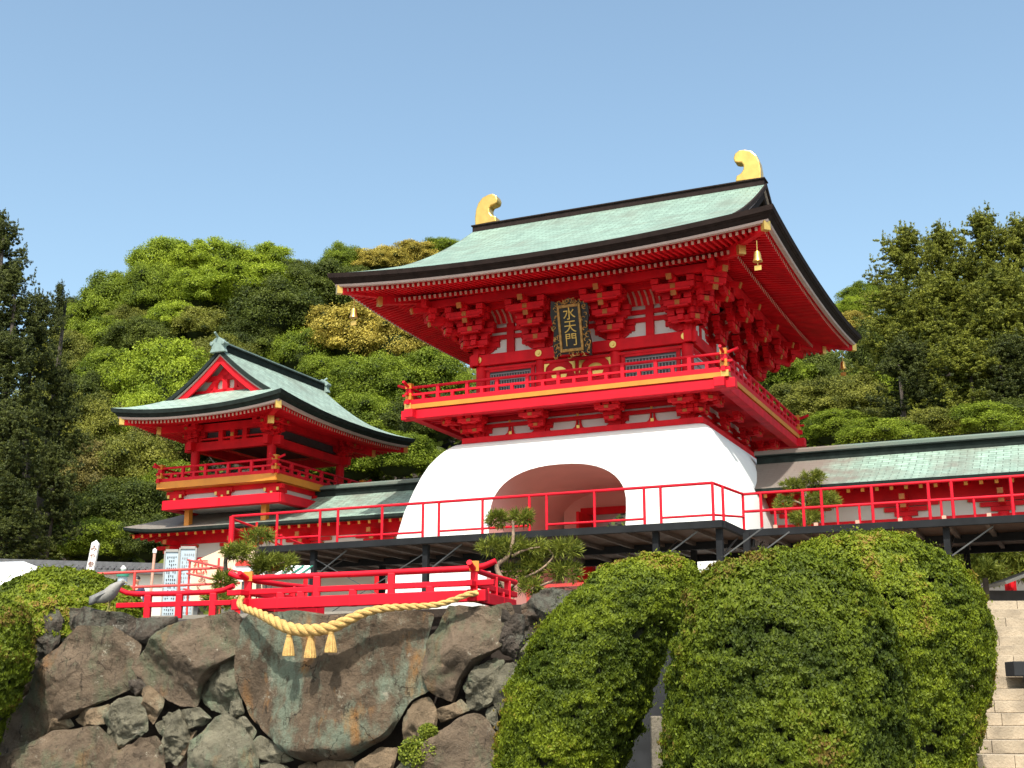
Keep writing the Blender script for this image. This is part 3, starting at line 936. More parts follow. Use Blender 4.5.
# balcony slab
BX0, BX1, BY0, BY1 = -5.50, 5.22, -5.1, 5.1
sl_ = MB()
for a, b in ((BX0 - .3, BX1 + .3),):
    sl_.box(a, b, BY0 - .02, BY0 + .30, 10.66, 10.97); sl_.box(a, b, BY1 - .30, BY1 + .02, 10.66, 10.97)
sl_.box(BX1 - .28, BX1 + .04, BY0 - .3, BY1 + .3, 10.67, 10.96); sl_.box(BX0 - .04, BX0 + .28, BY0 - .3, BY1 + .3, 10.67, 10.96)
for k in range(1, 5):
    sl_.box(BX0 + .1, BX1 - .1, BY0 + .3 * k + .03, BY0 + .3 * k + .1, 10.72, 10.93)
G.each(sl_, 'balcony_beam', RED2, bevel=.02)
bf = MB(); bf.box(BX0 + .02, BX1 - .02, BY0 + .02, BY1 - .02, 10.93, 11.00)
G.part(bf, 'balcony_floor', RED)
gs_ = MB()
gs_.box(BX0 - .05, BX1 + .05, BY0 - .06, BY0 + .02, 11.0, 11.15); gs_.box(BX1 - .02, BX1 + .06, BY0 - .05, BY1 + .05, 11.0, 11.15)
gs_.box(BX0 - .06, BX0 + .02, BY0 - .05, BY1 + .05, 11.0, 11.15); gs_.box(BX0 - .05, BX1 + .05, BY1 - .02, BY1 + .06, 11.0, 11.15)
G.each(gs_, 'gold_floor_edge', GOLDP)
cc = MB()
for x in (BX0 - .02, BX1 + .02): cc.box(x - .12, x + .12, BY0 - .10, BY0 + .14, 10.99, 11.19)
G.each(cc, 'gold_corner_cap', GOLD, bevel=.01)
balustrade(G, BX0, BX1, BY0, BY1, 11.15, .58, 1.05, .32)
# columns
for (x, y) in [(u, FY) for u in CXS] + [(3.72, v) for v in BYS[1:]] + [(-3.46, v) for v in BYS[1:]]:
    c = MB(); c.tube([(x, y, 11.0), (x, y, 13.02)], .19, 16)
    G.part(c, 'column', RED, smooth=50)
ros = MB()
def upper(mp, us):
    sbox(nage, mp, us[0] - .35, us[-1] + .35, -.02, .24, 12.52, 12.90)
    sbox(nage, mp, us[0] - .15, us[-1] + .15, -.02, .12, 12.38, 12.48)
    sbox(nage, mp, us[0] - .15, us[-1] + .15, -.02, .14, 11.0, 11.55)
    for zz in (13.42, 13.68, 13.98):
        sbox(upred, mp, us[0] - .1, us[-1] + .1, -.02, .08, zz, zz + .14)
    for u in us:
        sbox(upred, mp, u - .26, u + .26, -.02, .10, 12.9, 14.3)
        # gold rosette
        c = mp(u, .25); d = mp(u, .28)
        ros.tube([(*c, 12.72), (*d, 12.72)], .115, 14)
        c = mp(u, .28); d = mp(u, .31); ros.tube([(*c, 12.72), (*d, 12.72)], .05, 10)
    for bi, (a, b) in enumerate(zip(us[:-1], us[1:])):
        m = (a + b) / 2
        sbox(upred, mp, m - .13, m + .13, -.02, .10, 12.9, 14.1)
        for s in (-1, 1):
            e = a if s > 0 else b
            pts = [(.26, 13.42), (.26, 12.90), (.33, 12.90), (.40, 12.98), (.52, 13.04), (.56, 13.14), (.66, 13.22), (.70, 13.42)]
            pts = [(.24, 13.45), (.24, 12.95), (.36, 12.99), (.47, 13.07), (.50, 13.20), (.60, 13.30), (.60, 13.45)]
            upred.prism([(e + s * x, z) for x, z in pts], lambda u, z: (*mp(u, -.02), z), lambda u, z: (*mp(u, .06), z))
        # ribbed coving above
        coving.grid([[(*mp(a + .2, o), z) for o, z in ((.10, 13.95), (.28, 14.20), (.66, 14.42), (.9, 14.46))], [(*mp(b - .2, o), z) for o, z in ((.10, 13.95), (.28, 14.20), (.66, 14.42), (.9, 14.46))]])
        nr = max(5, round((b - a - .9) / .2))
        for k in range(nr):
            u = a + .5 + (b - a - 1.0) * (k + .5) / nr
            for (o0, z0), (o1, z1) in (((.11, 13.94), (.29, 14.17)), ((.29, 14.17), (.67, 14.39))):
                ribs.bar((*mp(u, o0), z0), (*mp(u, o1), z1), .055, .05)
        # openings
        if bi != 1:
            sbox(grb, mp, a + .34, b - .34, .0, .06, 11.55, 12.38)
            sbox(frm, mp, a + .24, b - .24, .0, .10, 12.30, 12.40); sbox(frm, mp, a + .22, a + .34, .0, .10, 11.5, 12.38); sbox(frm, mp, b - .34, b - .22, .0, .10, 11.5, 12.38)
            nb = 16
            for k in range(nb):
                u = a + .38 + (b - a - .76) * k / (nb - 1); sbox(grl, mp, u - .018, u + .018, .06, .09, 11.55, 12.22)
            for zz in (11.75, 11.98, 12.2): sbox(grl, mp, a + .36, b - .36, .06, .10, zz, zz + .035)
        else:
            sbox(frm, mp, a + .2, b - .2, .0, .08, 11.1, 12.40)
frontside(upper)
G.each(nage, 'tie_beam', RED, bevel=.012); G.part(upred, 'upper_frame', RED, fix=True)
G.each(ros, 'gold_rosette', GOLD); G.each(coving, 'coving', RED); G.each(ribs, 'coving_rib', TIP, 100, 'coving_rib_rows')
G.each(grb, 'lattice_window', GRILLE); G.each(grl, 'lattice_bar', GRILLB, 76, 'lattice_rows'); G.each(frm, 'window_frame', RED)
# gilded fittings on the centre doors
gd = MB()
for c0 in (-.60, .66):
    # half-moon medallion
    for rr, zz0 in ((.27, 12.02),):
        pts = [(c0 + rr * math.cos(PI * i / 12), zz0 + rr * .75 * math.sin(PI * i / 12)) for i in range(13)]
        gd.prism(pts, lambda x, z: (x, FY - .09, z), lambda x, z: (x, FY - .12, z))
        pts = [(c0 + rr * math.cos(PI * i / 12), zz0 - .06 - rr * .75 * math.sin(PI * i / 12)) for i in range(13)]
        gd.prism(pts, lambda x, z: (x, FY - .09, z), lambda x, z: (x, FY - .12, z))
    for s in (-1, 1):
        e = c0 + s * .56
        pts = [(e, 12.36), (e - s * .22, 12.36), (e - s * .10, 12.24), (e - s * .06, 12.05), (e, 11.92)]
        gd.prism(pts, lambda x, z: (x, FY - .09, z), lambda x, z: (x, FY - .12, z))
G.part(gd, 'gilded_door_fitting', GOLD, fix=True)
# upper brackets + purlins
for i, u in enumerate(CXS): bracket(G, u, FY, 13.15, 0, -1, 3, .44, .40, 1.35)
for u in BYS[1:]: bracket(G, 3.72, u, 13.15, 1, 0, 3, .44, .40, 1.35)
bracket(G, 3.72, FY, 13.15, 1, 0, 3, .44, .40, 1.35)
for u in BYS: bracket(G, -3.46, u, 13.15, -1, 0, 3, .44, .40, 1.35)
for sx, x in ((1, 3.72), (-1, -3.46)):
    bracket(G, x, FY, 13.16, sx, -1, 3, .62, .40, .7)
    bracket(G, x, 3.8, 13.16, sx, 1, 3, .62, .40, .7)
pu = MB()
for o, zz in ((1.32, 14.36), (.66, 14.30)):
    x0, x1, y0, y1 = -3.46 - o, 3.72 + o, -3.8 - o, 3.8 + o
    for y in (y0, y1): pu.box(x0 - .45, x1 + .45, y - .10, y + .10, zz, zz + .26)
    for x in (x0, x1): pu.box(x - .10, x + .10, y0 - .45, y1 + .45, zz + .004, zz + .256)
G.each(pu, 'purlin', RED)
prof_g, lift_g = irimoya(G, 7.42, 7.42, 5.62, 14.95, 4.15, .76, .36, eave=.31, bbm=DARK, wallA=3.9, k1=.9, sp=.19)
rg = MB()
rg.box(-5.62, 5.62, -.22, .22, 18.95, 19.17); rg.box(-5.66, 5.66, -.27, .27, 19.17, 19.225)
G.part(rg, 'ridge', DARK, bevel=.01)
op = [(462, 138), (555, 145), (556, 112), (552, 82), (542, 58), (524, 41), (500, 33), (480, 32), (464, 41), (458, 56), (462, 70), (474, 74), (488, 76), (494, 86), (492, 100), (482, 112), (466, 118)]
orn_pts = [((u - 508) / 93 * .90, (141 - v) / 93 * 1.02) for u, v in op]
def orn_shape(sx, k, w):
    m = MB()
    c = (.05, .55)
    P = [(c[0] + (x - c[0]) * k, c[1] + (z - c[1]) * k) for x, z in orn_pts]
    m.prism([(sx * (5.06 + x), 19.20 + max(z, 0)) for x, z in P], lambda x, z: (x, -w, z), lambda x, z: (x, w, z))
    return m
for sx in (-1, 1):
    o = G.part(orn_shape(sx, 1.0, .22), 'ridge_ornament', GOLD, bevel=.04, fix=True, label='gilded curling fin ornament on the ridge end')

# wind bells hanging from the gate corners
def bell(lx, ly, z, label):
    T = GT('wind_bell', label, 'bell', (lx, ly, z), group='wind bells under the great gate eaves')
    m = MB(); m.lathe([(.03, .32), (.075, .30), (.10, .21), (.11, .09), (.145, 0.0), (.13, 0.0)], (lx, ly, z), 16)
    T.part(m, 'bell_body', GOLD, smooth=50)
    m = MB(); m.tube([(lx, ly, z + .32), (lx, ly, z + .64)], .015, 6); T.part(m, 'hook', GOLD)
    m = MB(); m.tube([(lx, ly, z + .1), (lx, ly, z - .14)], .012, 6); m.box(lx - .10, lx + .10, ly - .008, ly + .008, z - .26, z - .12)
    T.part(m, 'clapper', GOLD)
for lx, ly, lb in ((6.75, -6.75, 'gold wind bell under the near right eave corner of the great gate'), (-6.75, -6.75, 'gold wind bell under the left eave corner of the great gate'), (6.75, 6.75, 'gold wind bell under the far right eave corner of the great gate')):
    bell(lx, ly, 13.88, lb)

# name tablet
NT = GT('name_tablet', 'black and gold carved name tablet hanging in the middle of the great gate', 'sign', (.22, -4.75, 12.2))
tilt = Matrix.Translation((.22, -4.75, 12.27)) @ Matrix.Rotation(R(12), 4, 'X')
m = MB(tilt); m.box(-.34, .34, 0, .08, .22, 1.62); NT.part(m, 'board', BLACK)
m = MB(tilt)
m.box(-.40, -.32, -.05, .1, .16, 1.68); m.box(.32, .40, -.05, .1, .16, 1.68); m.box(-.32, .32, -.05, .1, .16, .26); m.box(-.32, .32, -.05, .1, 1.58, 1.68)
rr = random.Random(5)
NT.part(m, 'inner_frame', BRONZE, bevel=.015)
m = MB(tilt); m2 = MB(tilt)
m.prism([(-.42, .1), (.42, .1), (.62, -.02), (.66, .4), (.58, .9), (.66, 1.4), (.60, 1.86), (.25, 1.74), (0, 1.90), (-.25, 1.74), (-.60, 1.86), (-.66, 1.4), (-.58, .9), (-.66, .4), (-.62, -.02)], lambda x, z: (x, .10, z), lambda x, z: (x, .02, z))
NT.part(m, 'outer_frame', BLACK, fix=True)
for i in range(70):
    sd = rr.choice((-1, 1)); 
    if rr.random() < .72: c = (sd * rr.uniform(.43, .60), rr.uniform(.02, 1.78))
    else: c = (rr.uniform(-.45, .45), rr.choice((rr.uniform(.0, .13), rr.uniform(1.70, 1.82))))
    a0 = rr.uniform(0, 2 * PI); rad = rr.uniform(.035, .075)
    m2.tube([(c[0] + rad * math.cos(a0 + t), .0, c[1] + rad * math.sin(a0 + t)) for t in (0, .9, 1.8, 2.7, 3.6)], .017, 5)
NT.each(m2, 'scroll_carving', BRONZE)
for i, ch in enumerate('水天門'):
    p = tilt @ Vector((0, -.015, 1.36 - i * .42))
    text_part('character', ch, .44, GOLD, NT.e, p - NT.a, (PI / 2 + R(12), 0, 0), .012)

# ------------------------------------------------------------------ CORRIDORS
def corridor(name, label, x0, x1, hipL, cols, anchor):
    T = GT(name, label, 'corridor', anchor)
    zE, zR, B = 7.95, 9.30, 2.75
    roof = MB()
    def pr(d): t = d / B; return zE + (zR - zE) * (.72 * t + .28 * t * t)
    N = 10
    for sg in (-1, 1):
        P, U = [], []
        for i in range(N + 1):
            d = B * i / N
            xa = x0 + (d * .95 if hipL else 0)
            row = [xa + (x1 - xa) * j / 50 for j in range(51)]
            P.append([(x, sg * (B - d), pr(d) + (.16 * max(0, 1 - (x - xa) / 2.0) ** 2 * (1 - d / B) if hipL else 0)) for x in row])
            U.append([(x + 60.1, d * 1.12 + 5.03) for x in row])
        roof.grid(P, U, flip=(sg > 0))
    if hipL:
        P, U = [], []
        for i in range(N + 1):
            d = B * i / N; ye = B - d
            row = [-ye + 2 * ye * j / 20 for j in range(21)]
            P.append([(x0 + d * .95, y, pr(d) + .16 * (abs(y) / B) ** 3 * (1 - d / B)) for y in row]); U.append([(y + 30.1, d * 1.12 + 5.03) for y in row])
        roof.grid(P, U, flip=True)
    T.part(roof, 'roof_covering', COPPERC, smooth=30)
    rd = MB(); xr = x0 + (2.4 if hipL else 0)
    rd.box(xr, x1, -.20, .20, zR - .15, zR + .12); rd.box(xr - .04, x1, -.30, .30, zR + .12, zR + .16)
    ro = T.part(rd, 'ridge', DGREEN)
    rd = MB(); rd.box(xr - .06, x1, -.26, .26, zR + .16, zR + .26); rd.tube([(xr - .1, 0, zR + .27), (x1, 0, zR + .27)], .09, 10)
    T.part(rd, 'ridge_cap', COPPERC, parent=ro)
    ev = MB()
    for sg in (-1, 1):
        ev.grid([[(x, sg * (B + .0), zE + .003 + l), (x, sg * (B - .02), zE - .10 + l), (x, sg * (B - .16), zE - .15 + l)] for x, l in [(x0 + (x1 - x0) * j / 40, (.16 * max(0, 1 - (j / 40) * (x1 - x0) / 2.0) ** 2 if hipL else 0)) for j in range(41)]])
    if hipL: ev.grid([[(x0, y, zE + .003 + .16 * (abs(y) / B) ** 3), (x0 + .02, y, zE - .10 + .16 * (abs(y) / B) ** 3), (x0 + .16, y, zE - .15 + .16 * (abs(y) / B) ** 3)] for y in [-B + 2 * B * j / 20 for j in range(21)]])
    T.part(ev, 'eave_edge', DGREEN)
    sf = MB()
    xa = x0 + (.16 if hipL else 0)
    for sg in (-1, 1):
        sf.grid([[(xa, sg * (B - .16), zE - .13), (xa + (1.2 if hipL else 0), sg * 1.5, zE + .10)], [(x1, sg * (B - .16), zE - .13), (x1, sg * 1.5, zE + .10)]])
    if hipL: sf.grid([[(xa, -B + .16, zE - .13), (xa + 1.2, -1.5, zE + .10)], [(xa, B - .16, zE - .13), (xa + 1.2, 1.5, zE + .10)]])
    T.part(sf, 'soffit', RED)
    rf, tp = MB(), MB()
    x = x0 + .35
    while x < x1:
        for sg in (-1, 1):
            rf.bar((x, sg * (B - .22), zE - .20), (x, sg * 1.45, zE + .03), .10, .12, cap=True)
        x += .42
    if hipL:
        y = -B + .4
        while y < B:
            rf.bar((x0 + .22, y, zE - .20), (x0 + 1.4, y, zE + .03), .10, .12, cap=True); y += .42
    T.each(rf, 'rafter', [RED, GOLDP], 100, 'rafter_rows')
    wl, rdm, dt = MB(), MB(), MB()
    xw = x0 + (1.35 if hipL else 0)
    for sg in (-1, 1):
        wl.box(xw, x1, sg * 1.44, sg * 1.50, 6.9, 7.5)
        rdm.box(xw - .1, x1, sg * 1.40, sg * 1.56, 7.48, 8.0); rdm.box(xw - .1, x1, sg * 1.41, sg * 1.58, 6.62, 6.95)
    if hipL: wl.box(xw + .01, xw + .07, -1.44, 1.44, 6.9, 7.5); rdm.box(xw - .08, xw + .06, -1.40, 1.40, 7.48, 7.95); rdm.box(xw - .08, xw + .08, -1.40, 1.40, 6.62, 6.95)
    T.each(wl, 'plaster_panel', CREAM); T.each(rdm, 'tie_beam', RED)
    gd = MB()
    for i, cxx in enumerate(cols):
        for sg in (-1, 1):
            c = MB(); c.tube([(cxx, sg * 1.5, PZ), (cxx, sg * 1.5, 7.0)], .16, 14); T.part(c, 'column', RED, smooth=50)
            b = MB()
            for o, zz, ln in ((.0, 7.02, .34), (.0, 7.16, .62), (.0, 7.32, .95)):
                b.box(cxx - ln, cxx + ln, sg * 1.5 - .10, sg * 1.5 + .10, zz, zz + .13)
            b.box(cxx - .09, cxx + .09, min(sg * 1.5, sg * 2.1), max(sg * 1.5, sg * 2.1), 7.20, 7.36)
            b.box(cxx - .09, cxx + .09, min(sg * 1.5, sg * 2.3), max(sg * 1.5, sg * 2.3), 7.42, 7.60)
            k = b; n0 = len(b.f)
            for dx in (-.95, -.62, .62, .95):
                zz = 7.32 if abs(dx) > .8 else 7.16
                s = 1 if dx > 0 else -1
                k.box(cxx + dx, cxx + dx + s * .03, sg * 1.5 - .09, sg * 1.5 + .09, zz + .01, zz + .12)
            k.box(cxx - .08, cxx + .08, sg * 2.3, sg * 2.34, 7.43, 7.59); k.box(cxx - .08, cxx + .08, sg * 2.1, sg * 2.14, 7.21, 7.35)
            b.mi[n0:] = [1] * (len(b.f) - n0); T.part(b, 'bracket', [RED, OCHRE])
    return T
CR = corridor('roofed_corridor', 'long vermilion corridor with green copper roof running right from the great gate', 4.9, 27.0, False, [6.5, 9.7, 11.9 + .55, 15.5, 18.5, 21.5, 24.5], (13, 0, PZ))
CLf = corridor('roofed_corridor', 'vermilion corridor with copper roof between the small tower and the great gate', -19.3, -4.9, True, [-17.6, -14.6, -11.6, -8.6], (-12, 0, PZ))
lw2 = MB(); lw2.box(9.6, 26, 1.2, 1.3, PZ, 6.6)
CR.part(lw2, 'rear_wall', CREAM)
lw2 = MB(); lw2.box(-17.5, -6, 1.2, 1.3, PZ, 6.6)
CLf.part(lw2, 'rear_wall', CREAM)

# ------------------------------------------------------------------ SMALL TOWER
TX = -14.57
TW = GT('belfry_tower', 'smaller vermilion tower with gabled green roof left of the great gate', 'tower', (TX, 0, 8.3))
def tm(mb_M=None): return MB(Matrix.Translation((TX, 0, 0)))
m = tm()
for x in (-1.95, 1.55):
    for y in (-2.35, 0, 2.35): m.box(x - .11, x + .11, y - .11, y + .11, 8.05, 8.72)
TW.each(m, 'ochre_post', GOLDP)
m = tm()
m.box(-2.75, 2.55, -2.95, -2.6, 8.62, 8.98); m.box(-2.75, 2.55, 2.6, 2.95, 8.62, 8.98); m.box(2.25, 2.6, -2.9, 2.9, 8.63, 8.97); m.box(-2.8, -2.45, -2.9, 2.9, 8.63, 8.97)
TW.each(m, 'base_beam', RED2, bevel=.015)
m = tm(); m.box(-2.4, 2.2, -2.6, 2.6, 8.7, 9.40); TW.part(m, 'plaster_wall', WHITE)
m = tm()
m.box(-2.45, 2.25, -2.70, -2.55, 9.22, 9.42); m.box(2.15, 2.30, -2.6, 2.6, 9.22, 9.42)
for x in (-2.3, -.1, 2.1):
    m.box(x - .28, x + .28, -2.80, -2.55, 9.05, 9.24); m.box(x - .20, x + .20, -2.78, -2.55, 8.98, 9.10); m.box(x - .42, x + .42, -2.76, -2.55, 9.18, 9.34)
for y in (-2.5, 0, 2.5):
    m.box(2.15, 2.40, y - .28, y + .28, 9.05, 9.24); m.box(2.15, 2.38, y - .20, y + .20, 8.98, 9.10)
TW.each(m, 'lower_bracket', RED)
m = tm()
for x in (-2.3, -.1, 2.1):
    for dx in (-.28, .28): m.box(x + dx - .05, x + dx + .05, -2.83, -2.80, 9.08, 9.20)
    m.box(x - .05, x + .05, -2.81, -2.78, 9.0, 9.07)
TW.each(m, 'gold_stud', GOLD)
m = tm(); m.box(-2.85, 2.5, -3.15, 3.15, 9.40, 9.44); m.box(-2.88, 2.53, -3.18, -3.10, 9.40, 9.66); m.box(2.46, 2.55, -3.15, 3.15, 9.40, 9.66); m.box(-2.90, -2.81, -3.15, 3.15, 9.40, 9.66); m.box(-2.88, 2.53, 3.10, 3.18, 9.40, 9.66)
TW.each(m, 'gold_floor_edge', GOLDP)
m = tm(); m.box(-2.80, 2.45, -3.1, 3.1, 9.50, 9.64); TW.part(m, 'balcony_floor', RED)
balustrade(TW, TX - 2.78, TX + 2.43, -3.08, 3.08, 9.64, .56, 1.05, .28, thick=.045)
for x in (-1.75, 1.75):
    for y in (-2.4, 2.4):
        m = tm(); m.tube([(x, y, 9.6), (x, y, 11.35)], .17, 14); TW.part(m, 'column', RED, smooth=50)
m = tm()
for y in (-2.4, 2.4):
    m.box(-2.2, 2.2, y - .11, y + .11, 10.88, 11.22); m.box(-2.1, 2.1, y - .13, y + .13, 11.62, 11.92); m.box(-2.1, 2.1, y - .09, y + .09, 11.30, 11.36)
for x in (-1.75, 1.75):
    m.box(x - .11, x + .11, -2.85, 2.85, 10.885, 11.215); m.box(x - .13, x + .13, -2.7, 2.7, 11.625, 11.915)
TW.each(m, 'tie_beam', RED, bevel=.012)
m = tm(); m.box(-1.65, 1.65, -2.3, 2.3, 11.32, 11.98)
TW.part(m, 'ceiling_box', GRILLE)
for x, y in ((-1.75, -2.4), (1.75, -2.4), (1.75, 2.4), (-1.75, 2.4)):
    bracket(TW, TX + x, y, 11.40, 1 if x > 0 else -1, 0, 2, .30, .24, .9, tail=False, sc=.8)
    bracket(TW, TX + x, y, 11.40, 0, 1 if y > 0 else -1, 2, .30, .24, .9, tail=False, sc=.8)
    bracket(TW, TX + x, y, 11.40, 1 if x > 0 else -1, 1 if y > 0 else -1, 2, .42, .24, .5, tail=False, sc=.8)
m = tm()
for x in (-.55, .0, .55): m.box(x - .10 - abs(x) * .0, x + .10, -2.5, -2.3, 11.22, 11.62)
TW.each(m, 'frog_leg_strut', RED)
m = tm(); m.box(-.07, .07, -2.54, -2.50, 11.36, 11.50); TW.part(m, 'gold_crest', GOLD)
MT = Matrix.Translation((TX, 0, 0)) @ RZ90
irimoya(TW, 4.95, 3.82, 3.55, 12.0, 2.55, .58, .30, M=MT, eave=.26, cop=COPPER2, dark=DGREEN, wallA=2.9, k1=1.1, tiers=False, sp=.17)
m = MB(MT)
m.box(-3.5, 3.5, -.15, .15, 14.44, 14.68); m.box(-3.52, 3.52, -.20, .20, 14.68, 14.73)
ro = TW.part(m, 'ridge', DGREEN)
m = MB(MT); m.box(-3.5, 3.5, -.18, .18, 14.73, 14.79); TW.part(m, 'ridge_cap', PATINA, parent=ro)
for sx in (-1, 1):
    m = MB(MT)
    m.prism([(-.34, 14.36), (.34, 14.36), (.26, 14.54), (.30, 14.74), (.16, 14.88), (.0, 14.96), (-.16, 14.88), (-.30, 14.74), (-.26, 14.54)], lambda y, z: (sx * 3.50, y, z), lambda y, z: (sx * 3.72, y, z))
    m.tube([(sx * 3.5, 0, 14.86), (sx * 3.72, 0, 14.95), (sx * 3.92, 0, 15.08)], .045, 8)
    for y in (-.26, .26): m.tube([(sx * 3.45, y, 14.70), (sx * 3.76, y, 14.70)], .08, 10)
    TW.part(m, 'ridge_end_tile', PATINA, fix=True, bevel=.02)
#PART3
# ------------------------------------------------------------------ VIEWING DECK on dark legs in front of the gate
DK = GT('viewing_deck', 'raised steel deck with red pipe railings on dark legs before the great gate', 'deck', (2, -11, PZ))
ZD = 5.56
m = MB(); m.box(-6.4, 7.10, -13.30, -7.2, ZD - .07, ZD - .03); DK.part(m, 'deck_board', PLY)
m = MB(); m.box(7.15, 26, -11.40, -6.2, ZD - .071, ZD - .031); DK.part(m, 'deck_board', PLY)
m = MB()
m.box(-6.42, 7.18, -13.46, -13.30, ZD - .17, ZD - .01); m.box(7.16, 26, -11.56, -11.40, ZD - .17, ZD - .01)
m.box(7.12, 7.22, -13.30, -11.56, ZD - .17, ZD - .012); m.box(-6.42, -6.30, -13.30, -7.2, ZD - .17, ZD - .012)
m.box(-6.42, 7.10, -7.3, -7.15, ZD - .24, ZD - .03); m.box(7.2, 26, -6.3, -6.15, ZD - .24, ZD - .03)
m.box(-6.42, 7.10, -10.2, -10.05, ZD - .26, ZD - .075); m.box(7.2, 26, -9.0, -8.85, ZD - .26, ZD - .075)
DK.each(m, 'edge_beam', STEEL)
m = MB()
x = -5.9
while x < 7.0:
    m.box(x - .05, x + .05, -13.29, -7.31, ZD - .165, ZD - .073); x += .82
x = 7.7
while x < 25.8:
    m.box(x - .05, x + .05, -11.39, -6.31, ZD - .165, ZD - .073); x += .82
DK.each(m, 'joist', JOIST)
legs = [(-3.75, -13.2), (-.45, -13.2), (5.55, -13.2), (7.05, -13.2), (7.42, -12.2), (11.75, -11.3), (16.5, -11.3), (-3.95, -9.3), (-.4, -9.3), (5.3, -9.3), (11.8, -7.2), (16.5, -7.2)]
m = MB()
for x, y in legs: m.box(x - .07, x + .07, y - .07, y + .07, PZ, ZD - .172)
DK.each(m, 'leg', STEEL)
m = MB()
for x, y in legs:
    if y < -10.5:
        m.bar((x + .08, y, 4.75), (x + 1.0, y + .0, ZD - .2), .03, .03)
        m.bar((x, y + .08, 4.75), (x, y + 1.6, ZD - .2), .03, .03)
for (a, b) in (((-3.75, -13.2), (-.45, -13.2)), ((5.3, -9.3), (-.4, -9.3)), ((11.75, -11.3), (11.8, -7.2))):
    m.bar((a[0], a[1], 3.5), (b[0], b[1], 5.2), .02, .02); m.bar((a[0], a[1], 5.2), (b[0], b[1], 3.5), .02, .02)
DK.each(m, 'brace', GSTEEL)
post, rail = MB(), MB()
def pz_(x, y, h=.85, w=.035): post.tube([(x, y, ZD - .1), (x, y, ZD + h)], w, 8)
FYD = -13.40
for g3 in ((-6.25, -4.8, -3.47), (-2.93, -1.62, -.45), (0.0, 1.2, 2.45), (2.9, 4.12, 5.35), (5.75, 6.98)):
    for x in g3: pz_(x, FYD, .85, .075 if x == -6.25 else .035)
    rail.tube([(g3[0] - .0, FYD, ZD + .85), (g3[-1] + .0, FYD, ZD + .85)], .036, 8)
    if g3[0] > -3: rail.tube([(g3[0], FYD, ZD + .12), (g3[-1], FYD, ZD + .12)], .028, 8)
rail.tube([(-3.47, FYD, ZD + .85), (-2.93, FYD, ZD + .85)], .034, 8); rail.tube([(-.45, FYD, ZD + .85), (0, FYD, ZD + .85)], .034, 8)
rail.tube([(2.45, FYD, ZD + .85), (2.9, FYD, ZD + .85)], .034, 8); rail.tube([(5.35, FYD, ZD + .85), (5.75, FYD, ZD + .85)], .034, 8)
rail.tube([(-4.8, FYD, ZD + .18), (-3.47, FYD, ZD + .18)], .028, 8)
rail.tube([(6.98, FYD, ZD + .85), (7.2, -11.52, ZD + .85)], .036, 8); rail.tube([(6.98, FYD, ZD + .12), (7.2, -11.52, ZD + .30)], .028, 8)
pz_(7.08, -12.9); pz_(7.2, -11.52)
for x in (7.62, 8.62, 9.05, 10.2, 11.45, 11.95, 13.2, 14.4, 15.6, 16.1, 17.3, 18.6, 19.8, 21): pz_(x, -11.48, .85, .036)
for x in (7.95, 8.2, 9.4, 9.9, 10.75, 11.7, 12.4, 13.5, 14.9): pz_(x, -11.48, .43, .028)
rail.tube([(7.2, -11.48, ZD + .85), (21, -11.48, ZD + .85)], .034, 8); rail.tube([(7.2, -11.48, ZD + .43), (21, -11.48, ZD + .43)], .034, 8)
# return flight running back at the left end
for i, y in enumerate((-12.2, -11.0, -9.8, -8.4)): post.tube([(-6.3, y, ZD - .1 - .0 * i), (-6.3, y, ZD + .85 - .2 * i)], .035, 8)
rail.tube([(-6.28, -13.3, ZD + .78), (-6.3, -8.4, ZD + .35)], .034, 8); rail.tube([(-6.28, -13.3, ZD + .55), (-6.3, -8.4, ZD + .1)], .028, 8)
DK.each(post, 'rail_post', RED2, smooth=50); DK.each(rail, 'handrail', RED2, smooth=50)
m = MB()
for x in [7.9 + .95 * k for k in range(9)]: m.box(x, x + .09, -11.52, -11.44, ZD - .008, ZD + .07)
DK.each(m, 'base_plate', TIP)

# ------------------------------------------------------------------ STONE WALL of separate boulders
def resample(poly, n):
    P = [Vector((a, b)) for a, b in poly]; L = [(P[(i + 1) % len(P)] - P[i]).length for i in range(len(P))]
    T_ = sum(L); out = []; i = 0; acc = 0
    for k in range(n):
        t = T_ * k / n
        while acc + L[i] < t: acc += L[i]; i += 1
        out.append(P[i].lerp(P[(i + 1) % len(P)], (t - acc) / L[i]))
    # light smoothing rounds the corners
    return [(out[k - 1] + out[k] * 2 + out[(k + 1) % n]) / 4 for k in range(n)]

